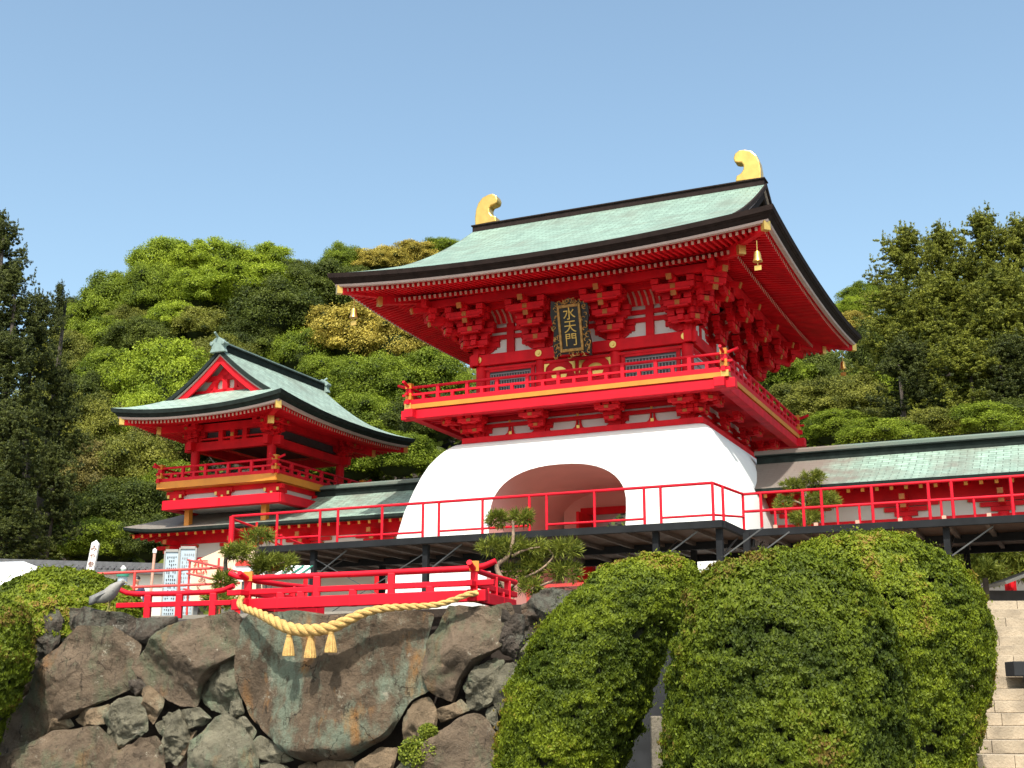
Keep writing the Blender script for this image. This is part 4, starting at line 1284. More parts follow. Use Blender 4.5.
def rock(name, poly, m, label, D, off=0.0, seed=1, facets=5, amp=.05, grow=1.03):
    D = D * .66; rng = random.Random(seed)
    pts = [at_wall(x, y, off) for x, y in poly]
    uv = [((p - WO).dot(WD), p.z) for p in pts]
    M_, K = (120, 30) if D > .27 else (64, 15)
    ol = resample(uv, M_)
    c = sum(ol, Vector((0, 0))) / M_
    rad = sum((o - c).length for o in ol) / M_
    planes = []
    for _ in range(facets):
        a = rng.uniform(0, 2 * PI); sl_ = rng.uniform(.25, 1.0)
        planes.append((math.cos(a) * sl_, math.sin(a) * sl_, D * rng.uniform(.52, .95)))
    sd = Vector((seed * 3.7, seed * 1.3, seed * 7.1))
    verts = []; faces = []
    def pt(o, s, side):
        q = c + (o - c) * s * grow
        x, z = q.x - c.x, q.y - c.y
        e = D * (1 - s ** 3.2) ** .55
        if side > 0:
            for a, b, h in planes: e = min(e, max(0.0, h - a * x * D / rad - b * z * D / rad)) if s < .97 else e
        w = WO + WD * q.x + Vector((0, 0, q.y)) + WN * (off + (e if side > 0 else -e * .5))
        n1 = noise.fractal(w * (1.1 / max(rad, .25)) + sd, 1.0, 2.0, 5)
        n2 = noise.fractal(w * 4.5 + sd, .9, 2.1, 4)
        rd = abs(noise.noise(w * (1.8 / max(rad, .3)) + sd * 2))
        rg_ = 1 - abs(noise.noise(w * (2.6 / max(rad, .3)) + sd * 3)) * 2
        k = (n1 * amp * 1.5 - rd * amp * 1.3 + n2 * amp * .45 - max(0, rg_ - .86) * amp * 1.6)
        dirn = (WD * x + Vector((0, 0, z)) * 1.0) * (s / max(rad, .1)) * .6 + WN * (1.0 if side > 0 else -.5)
        return w + dirn * k
    ss = [1 - (j / K) for j in range(K)]
    for side in (1, -1):
        kk = ss if side > 0 else ss[::3][1:] + [0.05]
        st_ = len(verts)
        for s_ in kk:
            for o in ol: verts.append(pt(o, s_, side))
        for j in range(len(kk) - 1):
            for k in range(M_):
                a = st_ + j * M_ + k; b = st_ + j * M_ + (k + 1) % M_
                f = (a, b, b + M_, a + M_)
                faces.append(f if side > 0 else f[::-1])
        verts.append(pt(c, 0, side)); ci = len(verts) - 1; l0 = st_ + (len(kk) - 1) * M_
        for k in range(M_):
            f = (l0 + k, l0 + (k + 1) % M_, ci); faces.append(f if side > 0 else f[::-1])
        if side > 0: b1 = st_
        else:
            for k in range(M_):
                a = b1 + k; b = b1 + (k + 1) % M_; f = (b, a, st_ + k, st_ + (k + 1) % M_)
                faces.append(f)
    mb = MB(); mb.add(verts, faces)
    ctr = WO + WD * c.x + Vector((0, 0, min(o.y for o in ol)))
    o = mb.build(name, m, None, smooth=33, loc=ctr, fix=True)
    tag(o, label, 'boulder', 'boulders stacked in the retaining wall')
    return o

def CA(l): return [(u / 3.413, 543 + v / 3.413) for u, v in l]
def CB(l): return [(250 + u / 3.413, 543 + v / 3.413) for u, v in l]
ROCKS = [
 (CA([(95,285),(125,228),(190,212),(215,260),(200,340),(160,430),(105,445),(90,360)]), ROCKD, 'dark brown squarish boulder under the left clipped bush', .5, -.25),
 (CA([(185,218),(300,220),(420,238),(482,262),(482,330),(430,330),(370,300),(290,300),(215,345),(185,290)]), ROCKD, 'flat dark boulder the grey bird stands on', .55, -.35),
 (CA([(0,725),(18,600),(110,510),(170,380),(270,292),(370,285),(482,345),(458,420),(462,490),(350,540),(250,590),(180,625),(140,665),(60,705)]), ROCKB, 'largest brown boulder at the left of the wall with a pale chipped corner', .75, .0),
 (CA([(474,258),(605,250),(610,300),(550,310),(520,350),(474,352)]), ROCKD, 'small dark block wedged below the low left railing', .4, -.25),
 (CA([(448,420),(540,305),(620,265),(700,245),(805,238),(848,290),(825,370),(740,425),(685,490),(672,560),(620,552),(560,522),(500,490)]), ROCKB, 'big wedge shaped brown boulder left of the rope, tapering downward', .7, .0),
 (CA([(668,512),(740,420),(825,368),(845,430),(820,560),(760,585),(700,552)]), ROCKG, 'greenish brown boulder tucked left of the giant central rock', .5, -.12),
 ([(240,640),(244,622),(254,614),(300,612),(330,616),(365,612),(410,611),(434,612),(428,632),(422,655),(428,690),(408,699),(388,733),(346,758),(300,760),(276,742),(250,716),(238,684)], ROCKX, 'giant stained central boulder hanging under the straw rope', .95, .05),
 (CB([(638,290),(678,215),(760,205),(885,212),(905,260),(865,350),(785,400),(722,470),(692,552),(640,522),(598,440),(608,350)]), ROCKB, 'large brown boulder below the right end of the rope', .75, .0),
 (CB([(870,235),(932,250),(940,340),(905,402),(860,385),(845,330)]), ROCKD, 'upright dark boulder between the big brown rock and the dark corner', .45, -.05),
 (CB([(728,500),(770,420),(830,382),(868,400),(852,480),(832,540),(780,575),(740,552)]), ROCKG, 'oval mottled boulder low at the right, leaning left', .45, .0),
 (CB([(828,470),(870,418),(915,408),(905,480),(872,560),(850,592),(830,545)]), ROCKG, 'narrow greenish boulder against the right clipped bush', .4, -.03),
 (CB([(522,600),(560,538),(612,526),(642,580),(632,642),(562,702),(520,672)]), ROCKT, 'tan egg shaped stone beside the yellow-green fern', .4, .05),
 (CB([(640,570),(720,533),(752,570),(692,602),(648,614)]), ROCKT, 'small tan wedge stone between the egg shaped stone and the oval boulder', .25, .0),
 (CB([(500,780),(600,680),(700,598),(762,578),(812,600),(836,650),(852,700),(845,860),(480,860)]), ROCKB, 'large sloping brown boulder at the bottom right of the wall', .7, .15),
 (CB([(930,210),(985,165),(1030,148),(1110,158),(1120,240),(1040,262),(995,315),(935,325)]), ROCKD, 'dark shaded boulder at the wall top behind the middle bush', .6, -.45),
 (CB([(912,340),(965,332),(955,385),(915,402)]), ROCKG, 'little grey stone below the dark shaded boulder', .25, -.1),
 (CB([(803,572),(842,556),(850,645),(818,625)]), ROCKG, 'thin upright grey stone above the bottom right boulder', .2, .0),
 (CB([(335,770),(440,698),(505,698),(488,770),(420,840),(340,840)]), ROCKT, 'low tan stone left of the fern at the bottom', .4, .1),
 (CB([(165,765),(200,738),(232,760),(225,810),(170,810)]), ROCKT, 'small round tan stone at the bottom under the giant rock', .25, .1),
 (CB([(228,748),(280,733),(352,745),(358,810),(235,820)]), ROCKT, 'flat tan stone at the bottom under the giant rock', .3, .12),
 (CB([(5,680),(40,658),(100,688),(152,742),(90,755),(20,732)]), ROCKG, 'pale wedge stone at the lower left foot of the giant rock', .3, .1),
 (CB([(0,760),(50,745),(130,762),(160,800),(120,860),(0,860)]), ROCKG, 'low grey stone below the pale wedge stone', .3, .15),
 (CA([(353,600),(390,548),(440,515),(485,525),(503,600),(505,640),(432,692),(380,672)]), ROCKG, 'dark green cubic boulder right of the biggest brown one', .5, .08),
 (CA([(478,500),(512,487),(562,530),(555,565),(522,622),(498,592)]), ROCKT, 'upright tan stone beside the dark green cubic boulder', .35, .0),
 (CA([(253,602),(300,563),(372,548),(384,570),(357,620),(280,628)]), ROCKT, 'flat tan stone under the biggest brown boulder', .35, .0),
 (CA([(155,655),(190,598),(232,588),(254,625),(205,645)]), ROCKT, 'small tan stone left of the flat tan one', .3, .0),
 (CA([(-20,745),(100,688),(180,640),(332,626),(384,680),(404,720),(425,860),(-20,860)]), ROCKB, 'broad brown boulder filling the bottom left corner', .7, .2),
 (CA([(340,860),(402,718),(470,668),(532,658),(555,690),(570,860)]), ROCKB, 'reddish brown boulder at the bottom between two green-grey stones', .55, .2),
 (CA([(528,620),(570,578),(612,568),(644,640),(652,690),(606,755),(560,745),(543,670)]), ROCKG, 'tall green-grey stone right of the tan upright one', .45, .1),
 (CA([(613,570),(680,558),(724,600),(702,622),(640,638)]), ROCKG, 'squat green-grey stone under the tapering brown boulder', .35, .05),
 (CA([(630,860),(655,680),(700,618),(768,573),(824,620),(864,680),(880,740),(880,860)]), ROCKG, 'large green-grey pointed boulder at the bottom, left of centre', .6, .2),
 (CA([(776,540),(822,528),(834,582),(800,604)]), ROCKG, 'small green stone beside the giant rock', .25, .05),
 (CA([(446,470),(480,462),(505,490),(472,524),(448,512)]), ROCKD, 'little dark stone under the pale chipped corner', .25, -.05),
 (CA([(795,600),(834,588),(876,642),(862,674),(828,642)]), ROCKG, 'thin green stone above the pale wedge stone', .25, .05),
 (CA([(634,645),(674,640),(655,695),(622,760),(598,770),(620,700)]), ROCKT, 'sliver of pale stone between the two green-grey boulders', .25, .05),
 (CA([(55,545),(80,448),(135,442),(105,505)]), ROCKT, 'reddish stone half hidden by the left bush', .3, -.2),
 (CA([(382,690),(420,670),(428,700),(405,725)]), ROCKT, 'small cream stone above the reddish brown boulder', .2, .12),
 (CA([(-80,620),(10,560),(60,540),(50,600),(0,720),(-80,760)]), ROCKD, 'dark boulder at the left edge under the bush', .5, -.2),
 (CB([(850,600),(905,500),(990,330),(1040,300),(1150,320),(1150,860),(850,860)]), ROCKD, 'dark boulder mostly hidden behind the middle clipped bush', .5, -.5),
]
for k, (poly, mm, lb, D, off) in enumerate(ROCKS):
    rock('boulder', poly, mm, lb, D, off, seed=k + 1, facets=9 if D > .4 else 6, amp=.048 if D > .4 else .024)
# earth packed behind the stones
m = MB()
a = at_wall(-120, 640, -.62); b = at_wall(600, 600, -.62); n_ = -WN
m.add([(a.x, a.y, 0), (b.x, b.y, 0), (b.x, b.y, 3.04), (a.x, a.y, 2.70)] + [(a.x + n_.x * 4, a.y + n_.y * 4, 0), (b.x + n_.x * 4, b.y + n_.y * 4, 0), (b.x + n_.x * 4, b.y + n_.y * 4, 3.27), (a.x + n_.x * 4, a.y + n_.y * 4, 3.22)],
      [(0, 1, 2, 3), (7, 6, 5, 4), (3, 2, 6, 7), (1, 5, 6, 2), (4, 0, 3, 7), (0, 4, 5, 1)])
struct(m.build('earth_bank', EARTH), 'dark earth packed behind the boulders', 'ground')

# ------------------------------------------------------------------ LOW VERMILION RAILING on the wall
def koran(name, label, A_, B_, tall, short, H, anchor, bottom=True, right=True, left=True):
    T = thing(name, label, 'railing', anchor)
    T_loc = Vector(anchor)
    d = (B_ - A_); L = d.length; d.normalize()
    def P(u, h): return A_ + d * u + Vector((0, 0, h))
    def pt_(mb, nm, mt, **k):
        o = mb.build(nm, mt, T, **k); o.location = -T_loc; return o
    if bottom: rl = MB(); rl.bar(P(-.25, .09), P(L + .2, .09), .13, .17); pt_(rl, 'bottom_rail', RED2, bevel=.012)
    rl = MB(); rl.bar(P(-.35, H * .56), P(L + .32, H * .56), .09, .085); pt_(rl, 'middle_rail', RED2, bevel=.01)
    rl = MB()
    rl.tube([P(-.34 if left else -.1, H + (.09 if left else 0)), P(-.18, H + (.025 if left else 0)), P(.05, H), P(L * .5, H - .01), P(L - .05, H), P(L + .16, H + (.025 if right else 0)), P(L + .34, H + (.09 if right else 0))], .044, 10)
    pt_(rl, 'top_rail', RED2, smooth=50)
    for u in tall:
        mb = MB(); mb.bar(P(u, .0), P(u, H - .02), .11, .11, up=(0, 1, 0)); pt_(mb, 'post', RED2, bevel=.01)
    for u in short:
        mb = MB(); mb.bar(P(u, .0), P(u, H * .52), .12, .11, up=(0, 1, 0)); pt_(mb, 'short_post', RED2, bevel=.01)
    return T, P, L, pt_
KL = at_wall(247, 609, -.10); KR = at_wall(474, 602, -.10)
zk = (KL.z + KR.z) / 2; KL.z = zk - .03; KR.z = zk + .01
Lk = (KR - KL).length
def ku(px): return Lk * (px - 247) / (474 - 247)
T, P, L, pt_ = koran('low_railing', 'low vermilion shrine railing with curved rail ends above the straw rope', KL, KR, [0, ku(319), ku(394), Lk], [ku(282), ku(303), ku(356), ku(432)], .50, tuple(KL))
for u in (0, L):
    g_ = MB(); g_.bar(P(u, .0), P(u, .13), .15, .15, up=(0, 1, 0)); pt_(g_, 'gold_cap', GOLDP)
    g_ = MB(); g_.bar(P(u, .45), P(u, .60), .14, .14, up=(0, 1, 0)); pt_(g_, 'gold_cap', GOLDP)
# returns running back from both corners
bk = Vector((.30, 1, 0)).normalized()
koran('low_railing', 'short vermilion return railing running back from the right rope post', KR + Vector((.03, .08, .0)), KR + Vector((.03, .08, 0)) + bk * 1.7, [.9, 1.6], [.45, 1.25], .47, tuple(KR), right=False)
bk = Vector((.55, 1, 0)).normalized()
koran('low_railing', 'short vermilion return railing running back from the left rope post', KL + Vector((.06, .08, .0)), KL + Vector((.06, .08, 0)) + bk * 1.6, [1.0, 1.6], [.5], .47, tuple(KL), right=False)
L2a = at_wall(134, 620, -.8); L2b = at_wall(214, 617, -.8); L2a.z = L2b.z = (L2a.z + L2b.z) / 2
q = (L2b - L2a).length
koran('low_railing', 'separate low vermilion railing beside the grey bird, left of the pines', L2a, L2b, [.25, q * .56, q * .98], [], .42, tuple(L2a), bottom=False)

# ------------------------------------------------------------------ STRAW ROPE
rp = [(242, 597, .16), (240, 604, .20), (246, 609, .28), (258, 613, .42), (272, 620, .56), (286, 627, .62), (300, 630, .64), (316, 630, .64), (332, 627, .62), (348, 620, .56), (364, 613, .48), (384, 608.5, .36), (404, 607, .30), (424, 606, .25), (440, 604, .22), (456, 599, .18), (468, 594.5, .14), (478, 593, .08)]
RT = [at_wall(x, y, o) for x, y, o in rp]
RO = thing('straw_rope', 'thick twisted golden rice-straw rope with three tassels draped over the boulders', 'rope', tuple(RT[6]))
def catm(P_, n):
    out = []
    for i in range(len(P_) - 1):
        p0, p1, p2, p3 = P_[max(0, i - 1)], P_[i], P_[i + 1], P_[min(len(P_) - 1, i + 2)]
        for k in range(n):
            t = k / n
            out.append(.5 * ((2 * p1) + (p2 - p0) * t + (2 * p0 - 5 * p1 + 4 * p2 - p3) * t * t + (3 * p1 - p0 - 3 * p2 + p3) * t ** 3))
    out.append(P_[-1]); return out
path = catm(RT, 16); npth = len(path)
def rad_at(t): return .034 + .038 * math.exp(-((t - .38) / .26) ** 2)
tl = [0]
for i in range(1, npth): tl.append(tl[-1] + (path[i] - path[i - 1]).length)
for k in range(3):
    mb = MB(); pts, rs = [], []
    for i, p in enumerate(path):
        d = (path[min(npth - 1, i + 1)] - path[max(0, i - 1)]).normalized()
        u = Vector((0, 0, 1)); u = (u - d * u.dot(d)).normalized(); w = d.cross(u)
        r_ = rad_at(tl[i] / tl[-1]); a = tl[i] / .30 * 2 * PI * .72 + k * 2 * PI / 3
        pts.append(p + (u * math.cos(a) + w * math.sin(a)) * r_ * .62); rs.append(r_ * .74)
    mb.tube(pts, rs, 8)
    o = mb.build('strand', STRAW, RO, smooth=60); o.location = -RT[6]
for (x, y0, y1) in ((289.5, 629, 656), (311, 630, 658), (331.5, 626, 652.5)):
    a = at_wall(x, y0, .64); b = at_wall(x, y1, .64)
    h = a.z - b.z; mb = MB()
    prof = [(.016, h), (.028, h - .03), (.038, h - .07), (.036, h - .11), (.048, h - .16), (.068, h * .35), (.085, .03), (.082, 0), (.02, .01)]
    nseg = 26; vs = []
    for r_, z in prof:
        for k in range(nseg):
            t = 2 * PI * k / nseg; rr_ = r_ * (1 + (.09 if k % 2 else -.05) * (1 if z < h * .8 else 0))
            vs.append((a.x + rr_ * math.cos(t), a.y + rr_ * math.sin(t), b.z + z))
    fs = [(i * nseg + k, i * nseg + (k + 1) % nseg, (i + 1) * nseg + (k + 1) % nseg, (i + 1) * nseg + k) for i in range(len(prof) - 1) for k in range(nseg)]
    mb.add(vs, fs)
    to = mb.build('tassel', STRAW, RO, smooth=30); to.location = -RT[6]
    mb = MB(); mb.lathe([(.040, 0), (.046, .012), (.040, .024)], (a.x, a.y, a.z - .115), 16)
    tb = mb.build('tie', STRAW, to, smooth=60)

# ------------------------------------------------------------------ CLIPPED BUSHES
def bush(name, label, rows, Y, m, seed, n, zmin=0.0, fade=1.0, dfac=.9, leaf=.037):
    tb = []
    for y, xl, xr in rows:
        a = at_y(xl, y, Y); b = at_y(xr, y, Y)
        tb.append(((a.z + b.z) / 2, (a.x + b.x) / 2, (b.x - a.x) / 2))
    tb.sort(); Z = np.array([t[0] for t in tb]); CX = np.array([t[1] for t in tb]); HW = np.array([max(.01, t[2]) for t in tb])
    z0, z1 = max(zmin, Z[0]), Z[-1]
    rng = np.random.default_rng(seed)
    # resample to a smooth table
    zz = np.linspace(z0, z1, 160); hw = np.interp(zz, Z, HW); cx_ = np.interp(zz, Z, CX)
    ker = np.ones(9) / 9
    hp = np.concatenate([np.full(4, hw[0]), hw, -hw[-5:-1][::-1] * 0 + np.linspace(hw[-1], 0, 4)]); hw = np.convolve(hp, ker, 'valid')
    cp = np.concatenate([np.full(4, cx_[0]), cx_, np.full(4, cx_[-1])]); cx_ = np.convolve(cp, ker, 'valid')
    hd = np.minimum(hw * dfac, 2.2)
    T = thing(name, label, 'bush', (float(cx_[0]), Y, float(z0)))
    off = Vector((float(cx_[0]), Y, float(z0)))
    # core
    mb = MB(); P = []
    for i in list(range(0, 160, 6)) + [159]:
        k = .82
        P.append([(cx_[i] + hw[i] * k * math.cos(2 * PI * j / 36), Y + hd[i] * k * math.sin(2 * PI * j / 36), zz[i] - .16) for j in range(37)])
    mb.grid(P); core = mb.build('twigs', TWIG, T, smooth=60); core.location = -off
    # surface points weighted by area
    slope = np.gradient(hw, zz)
    wgt = (hw + .12) * np.sqrt(1 + np.clip(slope, -14, 14) ** 2 + np.gradient(cx_, zz) ** 2); wgt /= wgt.sum()
    iz = rng.choice(160, n, p=wgt)
    fz = np.clip(iz + rng.uniform(-.5, .5, n), 0, 159)
    z = np.interp(fz, np.arange(160), zz); h = np.interp(fz, np.arange(160), hw); c = np.interp(fz, np.arange(160), cx_); d = np.interp(fz, np.arange(160), hd); sl2 = np.interp(fz, np.arange(160), slope)
    th = rng.uniform(0, 2 * PI, n)
    ct, sn = np.cos(th), np.sin(th)
    N_ = np.stack([ct * d, sn * h, -sl2 * h * d / np.maximum(h, .01) * 1.0], 1); N_ /= np.linalg.norm(N_, axis=1, keepdims=True) + 1e-9
    X = np.stack([c + h * ct, Y + d * sn, z], 1)
    big = vnoise(X, 1.3, seed + 1); mid = vnoise(X, 4.5, seed + 2, (1, 1, 1.5)); fine = vnoise(X, 13.0, seed + 3, (1, 1, 1.25)); pits = vnoise(X, 7.0, seed + 5, (1, 1, 1.6))
    disp = .030 * big + .028 * mid + .030 * fine + rng.uniform(-.05, .02, n) - .10 * np.clip(pits - .75, 0, .5)
    stray = rng.uniform(0, 1, n) < .006
    disp = np.where(stray, rng.uniform(.03, .11, n), disp)
    X = X + N_ * disp[:, None]
    val = .45 + .20 * big + .14 * mid + .12 * fine + .35 * np.clip(vnoise(X, 2.2, seed + 9) - .8, 0, 1)
    keep = (fine + mid * .6 - np.clip(pits, 0, 2) * .9 + rng.uniform(-.6, .6, n)) > -1.45
    X, N2, val = X[keep], N_[keep], val[keep]
    ax = N2 * .55 + np.array([0, 0, .8])
    me = leaf_mesh('foliage', X - np.array(off), N2, leaf, .55, seed, .48, ax, val); me.materials.append(m)
    o = bpy.data.objects.new('foliage', me); COL.objects.link(o); o.parent = T
    return T
bush('clipped_bush', 'tall egg-shaped clipped azalea bush, leftmost of the three beside the boulders', [(557,653,662),(559,642,672),(562,630,682),(568,612,694),(575,598,700),(587,580,702),(600,566,698),(620,546,686),(640,532,673),(665,519,661),(690,508,653),(710,503,647),(730,500,640),(768,494,620),(830,488,600)], 14.6, L_AZAL, 11, 330000)
bush('clipped_bush', 'tall rounded clipped azalea bush in the middle of the three at front', [(556,774,788),(558,758,802),(562,738,820),(568,722,836),(575,708,848),(587,696,862),(600,688,872),(620,680,884),(640,675,892),(665,671,900),(690,669,905),(720,668,909),(760,668,912),(800,670,912),(860,678,900)], 12.3, L_AZAD, 12, 350000)
bush('clipped_bush', 'broad clipped azalea bush at the right beside the pale stone steps', [(533,856,870),(535,838,888),(539,822,904),(545,806,920),(552,795,935),(563,786,951),(576,779,963),(591,773,974),(610,770,984),(635,766,989),(660,765,988),(700,765,982),(740,765,975),(768,765,970),(830,770,962)], 15.1, L_AZAL, 13, 350000, dfac=.75)
bush('clipped_bush', 'low rounded clipped bush at the upper left behind the boulders', [(570,50,64),(572,38,80),(576,28,98),(582,16,112),(589,3,124),(597,-10,132),(610,-28,142),(640,-40,148)], 23.0, L_AZAL, 14, 110000, zmin=2.6, leaf=.07)
bush('clipped_bush', 'clipped bush spilling down the left edge beside the biggest brown boulder', [(598,-30,0),(604,-45,14),(615,-55,24),(635,-60,28),(655,-62,30),(675,-62,26),(700,-62,14),(720,-62,2),(760,-62,-8)], 20.6, L_AZAD, 15, 90000, leaf=.065)
# ferns between the stones
rng = np.random.default_rng(4)
for (px_, py_, r_, lb) in ((420, 752, .32, 'yellow-green fern growing from the crack at the bottom of the boulder wall'), (428, 731, .14, 'small fern sprig beside the tan egg shaped stone'), (450, 712, .0, '')):
    if not r_: continue
    c = at_wall(px_, py_, .34); n = int(9000 * r_)
    q = rng.normal(0, 1, (n, 3)); q /= np.linalg.norm(q, axis=1, keepdims=True); q *= (rng.uniform(.2, 1, n) ** .5)[:, None] * r_ * np.array([1.0, .5, .75])
    me = leaf_mesh('fern', q, q + np.array([0, -.4, .5]), .05, .5, 3, .5); me.materials.append(L_MOSS)
    o = bpy.data.objects.new('fern', me); COL.objects.link(o); o.location = c
    tag(o, lb, 'fern')

# ------------------------------------------------------------------ NIWAKI PINES
def needles(name, pads, T, off, m, seed, tuft=.11, dens=1.0, ln=.13, width=.11):
    rng = np.random.default_rng(seed); C, A = [], []
    for (c, rx, rz) in pads:
        n = int(85 * dens * max(.25, rx * rx * 4.2) + 14)
        q = rng.normal(0, 1, (n, 3)); q /= np.linalg.norm(q, axis=1, keepdims=True); q *= (rng.uniform(.15, 1, n) ** .4)[:, None]
        p = np.array(c) + q * np.array([rx, rx * .8, rz])
        k = 16
        dirs = np.repeat(q * .7 + np.array([0, 0, .35]), k, 0) + rng.normal(0, .6, (n * k, 3)); dirs /= np.linalg.norm(dirs, axis=1, keepdims=True)
        C.append(np.repeat(p, k, 0) + dirs * ln * .5); A.append(dirs)
    C = np.vstack(C); A = np.vstack(A)
    N_ = np.cross(A, rng.normal(0, 1, A.shape))
    me = leaf_mesh(name, C - np.array(off), N_, ln, width, seed, .0, A, None); me.materials.append(m)
    o = bpy.data.objects.new(name, me); COL.objects.link(o); o.parent = T
    return o
def garden_pine(label, Y, base, trunks, pads, m, seed, thick=.05, bark=PBARK, dens=1.0, ln=.17, sup=True):
    b = at_y(base[0], base[1], Y); b.z = PZ if sup else b.z
    T = thing('garden_pine', label, 'pine', tuple(b)); off = b
    for i, tr in enumerate(trunks):
        pts = [at_y(x, y, Y + dy) for x, y, dy in tr]
        if i == 0 and sup: pts = [b] + pts
        mb = MB(); n = len(pts); mb.tube(catm(pts, 4), [thick * (1 - .6 * k / (4 * (n - 1))) * (1 if i == 0 else .5) for k in range(4 * (n - 1) + 1)], 8)
        o = mb.build('trunk' if i == 0 else 'branch', bark, T, smooth=60); o.location = -off
    PP = []
    for (x0, x1, y0, y1, dy) in pads:
        a = at_y(x0, (y0 + y1) / 2, Y + dy); c = at_y(x1, (y0 + y1) / 2, Y + dy); u = at_y(x0, y0, Y + dy); v = at_y(x0, y1, Y + dy)
        PP.append((tuple((a + c) / 2), (c.x - a.x) / 2 * .86, max(.05, (u.z - v.z) / 2 * .85)))
    for pd in PP: needles('needle_pad', [pd], T, off, m, seed + int(pd[0][0] * 10) % 90, dens=dens, ln=ln)
    return T
garden_pine('small cloud-pruned pine with a dark trunk standing left of the rope post', 23, (227, 600), [[(227, 590, 0), (226, 575, 0), (226, 558, 0), (234, 549, 0)], [(227, 585, 0), (217, 584, -.2)], [(227, 600, 0), (212, 603, -.3)]],
            [(222, 254, 545, 557, 0), (213, 234, 574, 590, -.2), (200, 240, 595, 608, -.3), (228, 246, 549, 560, .2)], L_NIWA, 21, .06, BARK)
garden_pine('slender pale-trunked pine with pads before the raised deck, right of the dark-trunked one', 23.6, (262, 600), [[(259, 585, 0), (256, 565, 0), (258, 545, 0), (258, 536, 0)], [(257, 575, 0), (272, 566, 0), (285, 562, 0)]],
            [(243, 274, 530, 542, 0), (250, 282, 554, 567, 0), (272, 299, 556, 569, .1), (252, 268, 560, 572, -.1)], L_NIWA, 22, .045)
garden_pine('bushy pine with bent pale branches between the low railing and the first clipped bush', 22.4, (512, 606), [[(510, 596, 0), (502, 580, 0), (497, 566, 0), (508, 556, 0), (513, 540, 0), (513, 520, 0)], [(505, 590, 0), (520, 580, .2), (540, 570, 0), (553, 557, 0), (548, 549, 0)], [(512, 556, 0), (525, 550, 0), (540, 547, 0)], [(530, 590, 0), (550, 582, 0), (568, 576, 0)]],
            [(487, 507, 513, 525, 0), (510, 536, 511, 524, .1), (478, 508, 540, 556, 0), (500, 528, 536, 556, .1), (520, 550, 540, 560, .15), (545, 584, 542, 556, 0), (520, 545, 558, 576, .2), (545, 584, 564, 580, 0), (500, 530, 562, 582, .3), (515, 545, 580, 594, 0), (495, 512, 580, 598, .3)], L_NIWA, 23, .06)
garden_pine('wispy pine seen through the red deck railing beside the corridor roof', 38, (806, 560), [[(806, 530, 0), (804, 510, 0), (806, 492, 0), (806, 478, 0)], [(805, 505, 0), (790, 500, 0), (778, 503, 0)], [(805, 500, 0), (822, 496, 0), (836, 500, 0)], [(805, 493, 0), (793, 487, 0)]],
            [(800, 826, 471, 485, 0), (780, 806, 481, 492, 0), (772, 793, 496, 510, 0), (798, 842, 492, 508, 0), (785, 825, 512, 524, 0)], L_NIWA, 24, .07, PBARK, 1.0, .2)
garden_pine('dense dark pine standing under the deck at the right edge', 36, (985, 620), [[(985, 600, 0), (975, 585, 0), (985, 570, 0), (995, 555, 0)], [(975, 585, 0), (960, 570, 0), (948, 560, 0)], [(985, 575, 0), (1005, 560, 0), (1020, 555, 0)]],
            [(930, 985, 542, 568, 0), (960, 1010, 545, 568, .3), (990, 1040, 540, 566, 0), (935, 975, 562, 590, .5), (965, 1010, 560, 585, -.3), (1000, 1050, 560, 580, 0)], L_NIWA, 25, .14, BARK, 1.3, .24)

